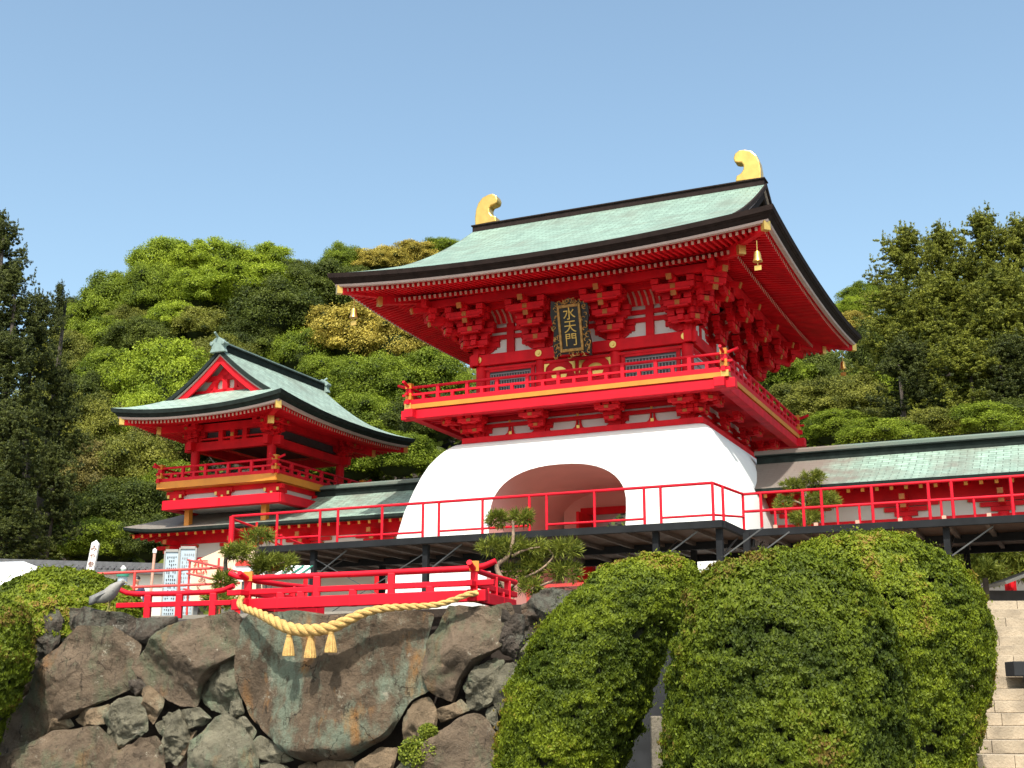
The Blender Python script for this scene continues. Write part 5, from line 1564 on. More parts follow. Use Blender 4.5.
# ------------------------------------------------------------------ HILLSIDE TREES
PROTO = {}
def make_protos():
    for k in range(5):
        C, N_, V, LB = lobe_cloud(100 + k, 80 + 8 * k, 620, 1.0, flat=.85, lobe=(.11, .25))
        me = leaf_mesh('crown', C, N_, .040, .6, 200 + k, .7, None, V); me.materials.append(L_GREEN)
        PROTO['b%d' % k] = (me, core_mesh('light_blocking_core', LB, 1.0))
    for k in range(2):        # conifers: tiers of drooping flat sprays, unit height
        rng = np.random.default_rng(300 + k); C, N_, V = [], [], []
        for i in range(260):
            h = rng.uniform(.02, 1.0); rmax = .34 * (1 - h) ** .7 + .03
            a = rng.uniform(0, 2 * PI); r_ = rmax * rng.uniform(.35, 1.1)
            c = np.array([math.cos(a) * r_, math.sin(a) * r_, h - r_ * .15]); n = 110
            q = rng.normal(0, 1, (n, 3)); s_ = rng.uniform(.035, .075)
            p = c + q * np.array([s_, s_, s_ * .38])
            C.append(p); N_.append(np.tile([math.cos(a) * .4, math.sin(a) * .4, .9], (n, 1))); V.append(np.full(n, .5 + rng.uniform(-.3, .3)))
        me = leaf_mesh('crown', np.vstack(C), np.vstack(N_), .026, .35, 310 + k, .5, None, np.concatenate(V)); me.materials.append(L_CONI)
        PROTO['c%d' % k] = (me, None)
    for k in range(3):        # black pines: irregular branches carrying flat pads with upturned ends
        rng = np.random.default_rng(400 + k); C, N_, V = [], [], []
        for i in range(70 if k != 1 else 84):
            h = rng.uniform(.0, 1.0) ** .9; rmax = .58 * (1 - h ** 1.8) ** .6 * rng.uniform(.45, 1.25) + .03
            a = rng.uniform(0, 2 * PI); lift_ = rng.uniform(.05, .20)
            for t in np.linspace(.2, 1.0, 8):
                for _ in range(3):
                    s_ = rng.uniform(.018, .046); n = 40
                    c = np.array([math.cos(a) * rmax * t, math.sin(a) * rmax * t, h + lift_ * t * t]) + rng.normal(0, 1, 3) * np.array([.045, .045, .016])
                    q = rng.normal(0, 1, (n, 3)); q /= np.linalg.norm(q, axis=1, keepdims=True)
                    C.append(c + q * np.array([s_, s_, s_ * .34]) * rng.uniform(.7, 1.1, (n, 1))); N_.append(q * np.array([1, 1, .8]) + np.array([0, 0, .5])); V.append(np.full(n, .5 + rng.uniform(-.3, .3)))
            tip = np.array([math.cos(a) * rmax, math.sin(a) * rmax, h + lift_])
            for _ in range(3):
                n = 22; b = tip + rng.normal(0, .03, 3); tt_ = rng.uniform(0, 1, n)
                C.append(b + np.stack([rng.normal(0, .007, n), rng.normal(0, .007, n), tt_ * rng.uniform(.04, .09)], 1)); N_.append(rng.normal(0, 1, (n, 3))); V.append(np.full(n, .6))
        me = leaf_mesh('crown', np.vstack(C), np.vstack(N_), .024, .5, 410 + k, .5, None, np.concatenate(V)); me.materials.append(L_PINE)
        PROTO['p%d' % k] = (me, None)
    for k in range(3): PROTO['t%d' % k] = trunk_mesh('trunk', 1.0, .026, 50 + k, 6, .34)
    PROTO['s'] = trunk_mesh('trunk', 1.0, .016, 60, 0, .2)
make_protos()
TN = [0]
def hill_tree(name, label, cx_, cy_, w, h, Y, m, kind, group='trees on the hill behind the shrine', cat='tree'):
    TN[0] += 1; rng = random.Random(TN[0])
    c = at_y(cx_, cy_, Y); scl = (at_y(cx_ + 1, cy_, Y) - c).length
    rx = w * scl / 2; rz = h * scl / 2
    gz = hz(c.x, Y) if Y > 50 else PZ
    T = thing(name, label, cat, (c.x, Y, gz - .1), rng.uniform(0, 6.28), group)
    me, core = PROTO[kind]
    o = bpy.data.objects.new('crown', me); COL.objects.link(o); o.parent = T
    o.material_slots[0].link = 'OBJECT'; o.material_slots[0].material = m
    if kind[0] == 'b':
        o.location = (0, 0, c.z - gz + .1); o.scale = (rx, rx, rz / .85)
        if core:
            i = bpy.data.objects.new('light_blocking_core', core); COL.objects.link(i); i.parent = T; i.location = o.location; i.scale = o.scale
        th = max(.6, c.z - gz)
    elif kind[0] == 'c':
        H = 2 * rz; zb = c.z - rz
        o.location = (0, 0, zb - gz); o.scale = (rx / .34, rx / .34, H); th = zb - gz + H * .97
    else:
        H = 2 * rz; zb = c.z - rz
        o.location = (0, 0, zb - gz); o.scale = (rx / .64, rx / .64, H); th = max(1, zb - gz + H * .8)
    t = bpy.data.objects.new('trunk', PROTO['t%d' % (TN[0] % 3) if kind[0] == 'b' else 's']); COL.objects.link(t); t.parent = T
    t.scale = (min(max(th, 3), 14) * 1.1, min(max(th, 3), 14) * 1.1, th)
    return T
BL, GR, DK_, OL, GO, BR = L_LIME, L_GREEN, L_DARK, L_OLIVE, L_GOLD, L_BROWN
TREES = [
 # x, y, w, h, Y, material, kind, label
 (75, 338, 44, 52, 98, GR, 'b0', 'green tree on the skyline just right of the dark conifers'),
 (72, 318, 30, 30, 99, DK_, 'b2', 'small dark tree tip on the skyline right of the conifers'),
 (118, 312, 66, 62, 98, GR, 'b1', 'mid green round tree on the left skyline'),
 (166, 272, 62, 50, 100, BL, 'b2', 'lime tree with a domed crown highest on the left skyline'),
 (150, 300, 60, 56, 97, GR, 'b3', 'green tree under the domed lime one'),
 (218, 268, 66, 42, 101, BL, 'b3', 'lime tree on the skyline above the small tower, left one'),
 (266, 270, 54, 38, 101, BL, 'b0', 'lime tree on the skyline above the small tower ridge'),
 (300, 284, 50, 36, 99, DK_, 'b1', 'dark green tree dipping in the skyline right of the lime ones'),
 (205, 300, 74, 46, 96, BL, 'b4', 'yellow-green spreading tree under the skyline limes'),
 (256, 292, 84, 40, 95, BL, 'b1', 'wide lime tree right above the dark crown'),
 (342, 268, 44, 36, 104, GR, 'b2', 'olive green tree on the skyline left of the golden crowns'),
 (382, 268, 56, 30, 104, GO, 'b3', 'golden blossoming tree on the skyline left of the great roof'),
 (412, 262, 56, 28, 106, GO, 'b0', 'golden tree on the skyline nearest the great roof'),
 (440, 256, 44, 26, 107, GR, 'b4', 'green tree top peeping over the great roof edge'),
 (362, 292, 60, 36, 101, DK_, 'b4', 'dark green tree under the golden skyline crowns'),
 (322, 300, 80, 56, 95, DK_, 'b0', 'dark green crown right of the limes'),
 (276, 322, 92, 62, 92, DK_, 'b2', 'large dark green crown directly above the small tower roof'),
 (250, 352, 66, 46, 90, DK_, 'b3', 'dark tree touching the small tower ridge'),
 (300, 358, 60, 50, 89, GR, 'b1', 'deep green tree right of the small tower ridge'),
 (206, 332, 70, 40, 91, OL, 'b1', 'olive tree left of the small tower finial'),
 (176, 330, 60, 40, 92, BL, 'b0', 'small yellow-green crown in the middle of the left slope'),
 (146, 346, 66, 42, 90, DK_, 'b4', 'dark tree in the middle of the left slope'),
 (104, 350, 64, 46, 92, GR, 'b2', 'green tree right of the tall conifers'),
 (62, 366, 60, 56, 88, OL, 'b3', 'olive tree half behind the tall conifers'),
 (130, 330, 48, 34, 94, OL, 'b1', 'yellowish olive crown on the left slope'),
 (216, 366, 70, 46, 86, OL, 'b4', 'yellowish green tree behind the small tower finial'),
 (168, 392, 92, 74, 82, BL, 'b2', 'big bright lime tree left of the small tower roof'),
 (112, 386, 66, 56, 84, GR, 'b0', 'green tree left of the big bright lime one'),
 (80, 406, 60, 52, 82, DK_, 'b1', 'dark tree at mid slope beside the conifers'),
 (140, 430, 64, 56, 78, BL, 'b3', 'yellow-green tree below the big bright lime one'),
 (96, 436, 70, 60, 77, OL, 'b2', 'yellowish tree at the lower left slope'),
 (352, 346, 92, 62, 90, GO, 'b2', 'large golden blossoming tree between the two roofs'),
 (400, 352, 84, 56, 89, GO, 'b1', 'golden tree touching the left eave of the great roof'),
 (326, 386, 60, 46, 86, GR, 'b0', 'dull green tree under the large golden one'),
 (372, 396, 86, 60, 84, GR, 'b4', 'green tree under the golden crowns'),
 (424, 388, 84, 56, 85, GR, 'b0', 'green tree left of the great balcony'),
 (360, 428, 80, 52, 80, GR, 'b3', 'dark leafy tree right of the small tower eave'),
 (408, 428, 76, 50, 80, DK_, 'b1', 'dark tree under the left end of the great balcony'),
 (440, 424, 50, 50, 79, DK_, 'b4', 'dark tree beside the white base shoulder'),
 (350, 466, 80, 46, 74, GR, 'b0', 'green tree above the left corridor roof'),
 (398, 462, 70, 44, 73, GR, 'b2', 'yellow-green tree beside the white gate base'),
 (300, 452, 60, 46, 76, OL, 'b1', 'olive tree seen under the small tower eave'),
 (136, 476, 84, 66, 72, OL, 'b4', 'olive tree left of the small tower balcony'),
 (172, 452, 70, 60, 76, BR, 'b0', 'brown twiggy tree seen beside the small tower column'),
 (180, 500, 70, 60, 70, GR, 'b1', 'green tree behind the small tower lower floor'),
 (92, 486, 74, 66, 71, BR, 'b3', 'reddish olive tree low at the left'),
 (128, 520, 90, 60, 66, DK_, 'b2', 'dark leafy tree left of the corridor end'),
 (72, 530, 80, 60, 65, DK_, 'b0', 'dark tree low behind the white sign'),
 (100, 548, 80, 44, 62, GR, 'b4', 'deep green tree behind the tiled wall'),
 (150, 545, 60, 44, 61, DK_, 'b1', 'dark tree behind the corridor end post'),
 (20, 540, 90, 60, 62, DK_, 'b3', 'dark tree low at the left edge'),
 (230, 440, 90, 70, 72, DK_, 'b4', 'dark tree seen through the small tower'),
 (776, 388, 70, 50, 84, GR, 'b0', 'green tree under the right eave of the great roof'),
 (820, 380, 60, 50, 85, DK_, 'b1', 'dark tree right of the great balcony'),
 (800, 416, 76, 50, 80, OL, 'b2', 'olive tree beside the balcony right corner'),
 (850, 410, 76, 56, 79, OL, 'b3', 'olive tree above the right corridor roof'),
 (838, 434, 70, 34, 74, GR, 'b0', 'yellow-green tree touching the right corridor ridge'),
 (852, 312, 34, 22, 108, BL, 'b4', 'lime crown on the skyline right of the great roof'),
 (850, 330, 44, 26, 104, GO, 'b2', 'golden crown just right of the great roof edge'),
 (866, 302, 50, 28, 110, GR, 'b1', 'green crown on the skyline left of the tall pine'),
 (880, 356, 60, 60, 92, DK_, 'b4', 'dark tree behind the pines right of the great eave'),
 (888, 402, 70, 60, 80, GR, 'b2', 'bright green tree under the right pines'),
 (900, 430, 80, 40, 74, OL, 'b1', 'olive tree above the middle of the right corridor roof'),
 (950, 426, 90, 50, 72, DK_, 'b0', 'dark tree above the right corridor roof'),
 (1005, 420, 80, 60, 71, DK_, 'b3', 'dark tree above the corridor at the right edge'),
 (960, 386, 90, 66, 78, DK_, 'b4', 'dark tree between the tall pines'),
 (1010, 372, 70, 70, 80, OL, 'b1', 'olive tree at the right edge behind the pines'),
 (925, 350, 90, 80, 88, DK_, 'b2', 'dark tree filling behind the tallest pine'),
 (985, 320, 90, 90, 88, DK_, 'b3', 'dark tree behind the rightmost pine'),
 (884, 440, 84, 34, 55, GR, 'b1', 'low green tree just behind the corridor ridge, nearest the great gate'),
 (934, 434, 80, 36, 56, OL, 'b3', 'low olive tree just behind the middle of the corridor ridge'),
 (982, 430, 80, 38, 55, GR, 'b0', 'low green tree just behind the corridor ridge toward the right edge'),
 (1028, 426, 80, 40, 56, DK_, 'b2', 'low dark tree just behind the corridor ridge, cut by the right edge'),
 (-20, 470, 90, 90, 80, DK_, 'b1', 'dark tree just past the left edge'),
 (40, 440, 80, 90, 76, OL, 'b2', 'olive tree behind the conifer trunks'),
 (1060, 400, 90, 90, 82, DK_, 'b2', 'dark tree just past the right edge'),
]
for (x, y, w, h, Y, mm, kd, lb) in TREES:
    hill_tree('broadleaf_tree', lb, x, y, w * 1.26, h * 1.42, Y, mm, kd)
CONS = [
 (-4, 262, 70, 80, 56, L_CONI, 'p0', 'highest dark conifer top at the left edge'),
 (6, 318, 84, 92, 55, L_CONI, 'p1', 'broad dark conifer just below the highest one at the left edge'),
 (58, 308, 26, 44, 60, L_CONI, 'p2', 'small pointed dark conifer right of the highest one'),
 (36, 350, 66, 92, 57, L_CONI, 'p0', 'dark conifer between the highest one and the lime trees'),
 (4, 390, 96, 96, 53, L_CONI, 'p2', 'dark conifer halfway down the left edge'),
 (54, 420, 70, 90, 58, L_CONI, 'p1', 'dark conifer right of the halfway one'),
 (8, 462, 96, 96, 51, L_CONI, 'p0', 'low dark conifer at the left edge showing its trunk'),
 (52, 500, 74, 90, 53, L_CONI, 'p2', 'low dark conifer behind the tiled wall'),
 (8, 526, 90, 80, 50, L_CONI, 'p1', 'lowest dark conifer spray above the white tent'),
 (-50, 360, 110, 240, 56, L_CONI, 'p1', 'dark conifer cut by the left edge'),
]
for (x, y, w, h, Y, mm, kd, lb) in CONS: hill_tree('conifer_tree', lb, x, y, w, h, Y, mm, kd, 'dark conifers at the left edge')
PINES = [
 (908, 282, 84, 92, 66, L_PINE, 'p0', 'pointed black pine top nearest the great roof'),
 (944, 282, 80, 92, 67, L_PINE, 'p1', 'second pointed black pine top from the great roof'),
 (984, 266, 90, 92, 66, L_PINE, 'p2', 'highest black pine top near the right edge'),
 (1022, 272, 90, 90, 65, L_PINE, 'p0', 'black pine top cut by the right edge'),
 (896, 336, 96, 84, 64, L_PINE, 'p1', 'black pine with wide pads beside the far right eave corner'),
 (948, 330, 110, 90, 63, L_PINE, 'p2', 'broad black pine in the middle of the right group'),
 (1004, 326, 110, 96, 62, L_PINE, 'p1', 'broad black pine at the right edge'),
 (906, 384, 90, 76, 60, L_CONI, 'p0', 'darker-needled black pine low under the right eave'),
 (962, 386, 110, 84, 59, L_PINE, 'p0', 'black pine just above the corridor roof at the right'),
 (1016, 388, 100, 90, 58, L_CONI, 'p2', 'dark low pine above the corridor roof at the right edge'),
 (1060, 330, 110, 200, 62, L_PINE, 'p1', 'black pine past the right edge'),
]
for (x, y, w, h, Y, mm, kd, lb) in PINES: hill_tree('black_pine', lb, x, y, w, h, Y, mm, kd, 'black pines at the right', 'pine')
# undergrowth that closes the hillside
rng = np.random.default_rng(77)
n = 90000
X = rng.uniform(-75, 75, n); Yy = rng.uniform(54, 118, n)
Zz = np.array([hz(a, b) for a, b in zip(X, Yy)])
cl = np.sin(X * 1.1) * np.cos(Yy * .9) + np.sin(X * .37 + 2) * np.sin(Yy * .5)
P_ = np.stack([X, Yy, Zz + rng.uniform(.0, 1.4, n) + cl * .5], 1)
me = leaf_mesh('undergrowth', P_, np.tile([0, -.6, .8], (n, 1)), .55, .7, 9, .5); me.materials.append(L_DARK)
o = bpy.data.objects.new('undergrowth', me); COL.objects.link(o)
tag(o, 'dark leafy undergrowth covering the hillside between the trees', 'undergrowth', kind='stuff')

# ------------------------------------------------------------------ SMALL THINGS AT THE LEFT
def T_at(name, label, cat, p, rz=0, group=None): return thing(name, label, cat, tuple(p), rz, group)
# plaster wall with tiled coping
wl0 = at_y(40, 572, 44); wl1 = at_y(190, 566, 47)
T = T_at('plaster_wall', 'pale perimeter wall with dark tiled coping left of the corridor', 'wall', (wl0.x, wl0.y, PZ))
def wp(mb, nm, mt, **k):
    o = mb.build(nm, mt, T, **k); o.location = (-wl0.x, -wl0.y, -PZ); return o
zt = wl0.z + .15
m = MB(); m.bar((wl0.x - 8, wl0.y - .5, (PZ + zt) / 2), (wl1.x, wl1.y, (PZ + zt) / 2), .3, zt - PZ); wp(m, 'wall_face', CREAM)
m = MB()
for (w_, z0_, z1_) in ((.95, zt, zt + .10), (.66, zt + .10, zt + .22), (.30, zt + .22, zt + .42)):
    m.bar((wl0.x - 8, wl0.y - .5, (z0_ + z1_) / 2), (wl1.x, wl1.y, (z0_ + z1_) / 2), w_, z1_ - z0_)
dn = (wl1 - wl0).normalized(); k = 0
while k < 60:
    c = Vector((wl0.x - 8, wl0.y - .5, zt + .13)).lerp(Vector((wl1.x, wl1.y, zt + .13)), k / 60); m.tube([c + Vector((0, -.50, -.02)), c + Vector((0, -.1, .13))], .06, 6); k += 1
wp(m, 'tile_coping', TILE)
# white tent
c = at_y(0, 590, 30)
T = T_at('tent', 'white canopy tent roof at the left edge behind the clipped bush', 'tent', (c.x - .6, 30, PZ))
def W(px, py, Y): p = at_y(px, py, Y); return p
m = MB(); r1a, r1b = W(-60, 560, 31), W(22, 561, 31); e1a, e1b = W(-70, 600, 29.2), W(42, 585 - 14, 29.6)
r1a.z = r1b.z; e1b = W(37, 571, 29.6); e1a = Vector((e1b.x - 5, 28.6, e1b.z - .75)); e1b2 = Vector((e1b.x - .6, 28.6, e1b.z - .75)) 
P1 = Vector((r1b.x - 4, 31.2, r1b.z)); P2 = Vector((r1b.x, 31.2, r1b.z)); P3 = Vector((r1b.x + .55, 32.6, r1b.z - .25))
q1 = Vector((r1b.x - 4, 28.6, r1b.z - 1.0)); q2 = Vector((r1b.x + .1, 28.6, r1b.z - 1.0)); q3 = Vector((r1b.x + .55, 30.4, r1b.z - .28))
m.grid([[P1, P1.lerp(P2, .5) + Vector((0, 0, -.06)), P2], [(P1 + q1) / 2 + Vector((0, 0, -.1)), (P1.lerp(P2, .5) + q1.lerp(q2, .5)) / 2 + Vector((0, 0, -.12)), (P2 + q2) / 2 + Vector((0, 0, -.06))], [q1, q1.lerp(q2, .5), q2]])
m.add([P2, q2, q3, P3], [(0, 1, 2, 3)]); m.grid([[q1, q2], [q1 - Vector((0, 0, .3)), q2 - Vector((0, 0, .3))]])
o = m.build('canopy', FABRIC, T, smooth=40); o.location = (-T.location[0], -30, -PZ)
sm = o.modifiers.new('thickness', 'SOLIDIFY'); sm.thickness = .02
for x in (q1.x + .05, q2.x - .05):
    for y, zz_ in ((28.62, q1.z), (31.2, P1.z)):
        m = MB(); m.tube([(x, y, PZ), (x, y, zz_ - .03)], .03, 8); o = m.build('leg', GSTEEL, T); o.location = (-T.location[0], -30, -PZ)
# tilted white notice post with writing
b = at_y(86, 600, 30); tt = at_y(86, 541, 30)
T = T_at('notice_post', 'tilted white wooden post with brushed black writing behind the left bush', 'sign', (b.x, 30, PZ), 0)
hN = tt.z - PZ
T.rotation_euler = (0, R(7), 0); T.location = (b.x - .12, 30, PZ)
m = MB(); m.box(-.085, .085, -.05, .05, 0, hN - .05); m.add([(-.09, -.055, hN - .05), (.09, -.055, hN - .05), (.09, .055, hN - .05), (-.09, .055, hN - .05), (0, 0, hN + .04)], [(0, 1, 4), (1, 2, 4), (2, 3, 4), (3, 0, 4), (3, 2, 1, 0)])
m.build('post', WHITE, T)
for i, ch in enumerate('みや参道'):
    text_part('character', ch, .155, BROWNI, T, (0, -.056, hN - .17 - i * .19), (PI / 2, 0, 0), .002)
# thin flag pole
b = at_y(149, 600, 31); tp_ = at_y(152, 553, 31)
T = T_at('flag_pole', 'thin pinkish pole standing behind the low left railing', 'pole', (b.x, 31, PZ))
m = MB(); m.tube([(0, 0, 0), (.06, 0, tp_.z - PZ)], .035, 10); m.build('shaft', TIP, T, smooth=50)
m = MB(); m.lathe([(.0, -.02), (.05, 0), (.05, .08), (.0, .12)], (.06, 0, tp_.z - PZ), 10); m.build('cap', WHITE, T, smooth=50)
# pipe railings
def pipes(label, lines, posts, Y, r=.028):
    T = T_at('pipe_railing', label, 'railing', (at_y(*lines[0][0][:2], Y).x, Y, PZ)); l = Vector(T.location)
    for ln in lines:
        m = MB(); m.tube([at_y(x, y, Y) if len(p_) == 2 else at_y(x, y, p_[2]) for p_ in ln for x, y in [p_[:2]]], r, 8); o = m.build('rail', REDP, T, smooth=50); o.location = -l
    for x, y, Y2 in posts:
        p = at_y(x, y, Y2); m = MB(); m.tube([(p.x, p.y, PZ), tuple(p)], r * 1.1, 8); o = m.build('post', REDP, T, smooth=50); o.location = -l
pipes('long thin faded red pipe railing behind the low left railing', [[(92, 574), (226, 567.5)], [(108, 588), (240, 583)]], [(95, 573.5, 27), (135, 572, 27), (180, 570, 27), (222, 568, 27)], 27)
pipes('thin dark red pipe railing slanting toward the pines', [[(188, 560, 29), (222, 567.5, 26), (250, 575, 24.4)], [(187, 573.5, 29), (213, 579, 26)], [(184, 589, 29), (207, 594.5, 26)]], [(219, 558, 26.3), (190, 560.5, 28.8)], 27, .022)
# fortune-slip board and beige sign
b = at_y(224, 600, 32); T = T_at('sign_board', 'large beige sign with a slanted top and red and brown characters', 'sign', (b.x, 32, PZ)); l = Vector(T.location)
pl_ = [(191, 563), (206, 556), (222, 549), (238, 543), (252, 548), (262, 560), (262, 606), (190, 606)]
V_ = [at_y(x, y, 32) for x, y in pl_]
m = MB(); m.prism([(v.x, v.z) for v in V_], lambda x, z: (x, 32, z), lambda x, z: (x, 32.08, z)); o = m.build('board', BEIGE, T, fix=True); o.location = -l
for x_ in (V_[0].x + .15, V_[-2].x - .15):
    m = MB(); m.box(x_ - .05, x_ + .05, 32.09, 32.19, PZ, V_[0].z); o = m.build('leg', GSTEEL, T); o.location = -l
p = at_y(200, 567.5, 31.97); text_part('character', '恋', .42, INKR, T, p - l, (PI / 2, 0, 0), .004)
p = at_y(200, 579, 31.97); text_part('character', '恋', .001, INKR, T, p - l, (PI / 2, 0, 0), .0) if False else None
for i, ch in enumerate('みくじ'):
    p = at_y(202 - (i % 2) * 3, 580 + i * 7.4, 31.97); text_part('character', ch, .21, BROWNI, T, p - l, (PI / 2, 0, 0), .004)
for k, (x0, x1, y0, y1, lb) in enumerate(((181, 192, 549, 608, 'pale blue board hung with rows of paper slips, left of the beige sign'), (166, 175, 552, 608, 'narrow pale blue slip board behind the corridor post'))):
    a = at_y(x0, y0, 33.5 + k); c = at_y(x1, y1, 33.5 + k)
    T = T_at('slip_board', lb, 'board', ((a.x + c.x) / 2, a.y, PZ)); l = Vector(T.location)
    m = MB(); m.box(a.x, c.x, a.y, a.y + .05, PZ + .1, a.z); o = m.build('panel', BLUEW, T); o.location = -l
    m = MB(); m.box(a.x - .04, a.x, a.y - .02, a.y + .07, PZ, a.z + .03); m.box(c.x, c.x + .04, a.y - .02, a.y + .07, PZ, a.z + .03); m.box(a.x, c.x, a.y - .03, a.y + .09, a.z, a.z + .07); o = m.build('frame', GREYP, T); o.location = -l
    m = MB(); rr = random.Random(k)
    zz_ = a.z - .12
    while zz_ > PZ + .3:
        xx = a.x + .05
        while xx < c.x - .05:
            if rr.random() < .8: m.box(xx, xx + .022, a.y - .012, a.y - .002, zz_ - rr.uniform(.03, .07), zz_)
            xx += .055
        zz_ -= .10
    o = m.build('paper_slips', INK if k else GRILLB, T); o.location = -l; o['kind'] = 'stuff'
# round white figure sign with red cap, framed sign, green-striped panel
c = at_y(243, 571, 30); T = T_at('round_sign', 'round white cut-out sign with a red cap between the two small pines', 'sign', (c.x, 30, PZ)); l = Vector(T.location)
m = MB(); m.tube([(c.x, 30, c.z), (c.x, 30.05, c.z)], .24, 28); o = m.build('face', FABRIC, T, smooth=30); o.location = -l
m = MB(); m.prism([(c.x + .19 * math.cos(PI * i / 12), c.z + .12 + .14 * math.sin(PI * i / 12)) for i in range(13)], lambda x, z: (x, 29.96, z), lambda x, z: (x, 29.995, z)); o = m.build('cap', INKR, T, fix=True); o.location = -l
m = MB(); m.box(c.x - .03, c.x + .03, 30.06, 30.12, PZ, c.z); o = m.build('leg', GSTEEL, T); o.location = -l
c = at_y(262, 573, 28); T = T_at('framed_sign', 'small white sign in an arched black frame above the rope post', 'sign', (c.x, 28, PZ)); l = Vector(T.location)
m = MB(); m.box(c.x - .07, c.x + .07, 28, 28.03, c.z - .14, c.z + .12); o = m.build('face', FABRIC, T); o.location = -l
m = MB(); m.tube([(c.x - .10, 28.02, PZ)] + [(c.x - .10 * math.cos(PI * i / 8), 28.02, c.z + .06 + .10 * math.sin(PI * i / 8)) for i in range(9)] + [(c.x + .10, 28.02, PZ)], .02, 8); o = m.build('frame', INK, T, smooth=50); o.location = -l
m = MB(); m.box(c.x - .035, c.x + .035, 27.99, 27.998, c.z - .06, c.z - .045); m.box(c.x - .04, c.x + .04, 27.99, 27.998, c.z + .01, c.z + .03); o = m.build('lettering', INK, T); o.location = -l
c = at_y(288, 571, 31); T = T_at('striped_panel', 'slanting white panel with green stripes under the raised deck', 'panel', (c.x, 31, PZ)); l = Vector(T.location)
m = MB(); m.add([(c.x - .45, 31, c.z - .15), (c.x + .55, 31, c.z - .15), (c.x + .45, 31.5, c.z + .18), (c.x - .05, 31.5, c.z + .18), (c.x - .45, 31.02, c.z - .17), (c.x + .55, 31.02, c.z - .17), (c.x + .45, 31.52, c.z + .16), (c.x - .05, 31.52, c.z + .16)], [(0, 1, 2, 3), (7, 6, 5, 4), (0, 4, 5, 1), (1, 5, 6, 2), (2, 6, 7, 3), (3, 7, 4, 0)]); o = m.build('panel', FABRIC, T); o.location = -l
for t in (.1, .32, .54):
    m = MB(); m.bar((c.x - .3 + t, 30.98, c.z - .12), (c.x - .02 + t, 31.42, c.z + .17), .05, .02); o = m.build('stripe', GREENP, T); o.location = -l
for x in (-.4, .5):
    m = MB(); m.tube([(c.x + x, 31.05, PZ), (c.x + x, 31.05, c.z - .15)], .02, 8); o = m.build('leg', GSTEEL, T); o.location = -l
# green-capped dispenser behind the bird
c = at_y(122, 588, 30); T = T_at('lantern_post', 'small pale lantern with dark green cap just right of the grey bird', 'lantern', (c.x, 30, PZ)); l = Vector(T.location)
for nm, mt, pr_ in (('post', GREYP, [(.07, PZ - c.z), (.07, -.2)]), ('red_base', INKR, [(.15, -.22), (.17, -.2), (.17, -.02), (.12, 0)]), ('glass_body', BLUEW, [(.11, .0), (.11, .26)]), ('green_cap', GREENP, [(.15, .26), (.15, .33), (.12, .36), (.04, .40)]), ('finial', WHITE, [(.05, .40), (.07, .45), (.02, .52)])):
    m = MB(); m.lathe(pr_, c, 16); o = m.build(nm, mt, T, smooth=40); o.location = -l
# dim things at the top of the stairs; the dark panel stands for darkness
c = at_y(1012, 590, 30)
T = T_at('thatched_stall', 'stall with a pale sloping roof and an added dark backing at the top of the stairs, right edge', 'stall', (c.x + .5, 30, PZ)); l = Vector(T.location)
rz_ = at_y(1012, 576, 30).z
m = MB(); m.bar((c.x - .55, 29.6, rz_ - .25), (c.x + 1.1, 29.6, rz_ + .35), 1.4, .07); o = m.build('roof', GREYP, T); o.location = -l
m = MB(); m.box(c.x - .9, c.x + 2, 30.4, 30.6, PZ, rz_ - .3); o = m.build('darkness_panel', GRILLE, T); o.location = -l  # dark sheet added to fill in the darkness behind the stall roof
for x in (-.8, 1.9):
    m = MB(); m.box(c.x + x - .05, c.x + x + .05, 29.4, 29.5, PZ, rz_ - .1 + (x + .8) * .1); o = m.build('post', BARK, T); o.location = -l
m = MB(); m.box(c.x - .6, c.x + 1.8, 29.5, 30.1, PZ, PZ + .35); o = m.build('counter', BARK, T); o.location = -l
sk = at_y(935, 560, 35)
c = at_y(948, 562, 33); T = T_at('red_banner', 'small red and white banner beside the deck leg at the right', 'banner', (c.x, 33, PZ)); l = Vector(T.location)
m = MB(); m.box(c.x - .14, c.x + .10, 33, 33.02, c.z - .55, c.z - .10); o = m.build('red_cloth', INKR, T); o.location = -l
m = MB(); m.box(c.x - .14, c.x + .10, 33, 33.02, c.z - .095, c.z + .20); o = m.build('white_cloth', FABRIC, T); o.location = -l
m = MB(); m.tube([(c.x - .16, 33, PZ), (c.x - .16, 33, c.z + .25)], .015, 8); o = m.build('pole', GSTEEL, T); o.location = -l
# low red hedge strip / kerb beside pine
a = at_y(528, 586, 24); b = at_y(600, 582, 24.6)
m = MB(); m.bar((a.x, a.y, a.z - .02), (b.x, b.y, b.z - .02), .10, .06); m.bar((a.x, a.y, PZ), (a.x, a.y, a.z), .06); m.bar((b.x, b.y, PZ), (b.x, b.y, b.z), .06)
T = T_at('low_rail', 'low orange-red rail behind the shaded boulder, right of the bushy pine', 'rail', (a.x, a.y, PZ)); o = m.build('rail', REDP, T); o.location = -Vector(T.location)

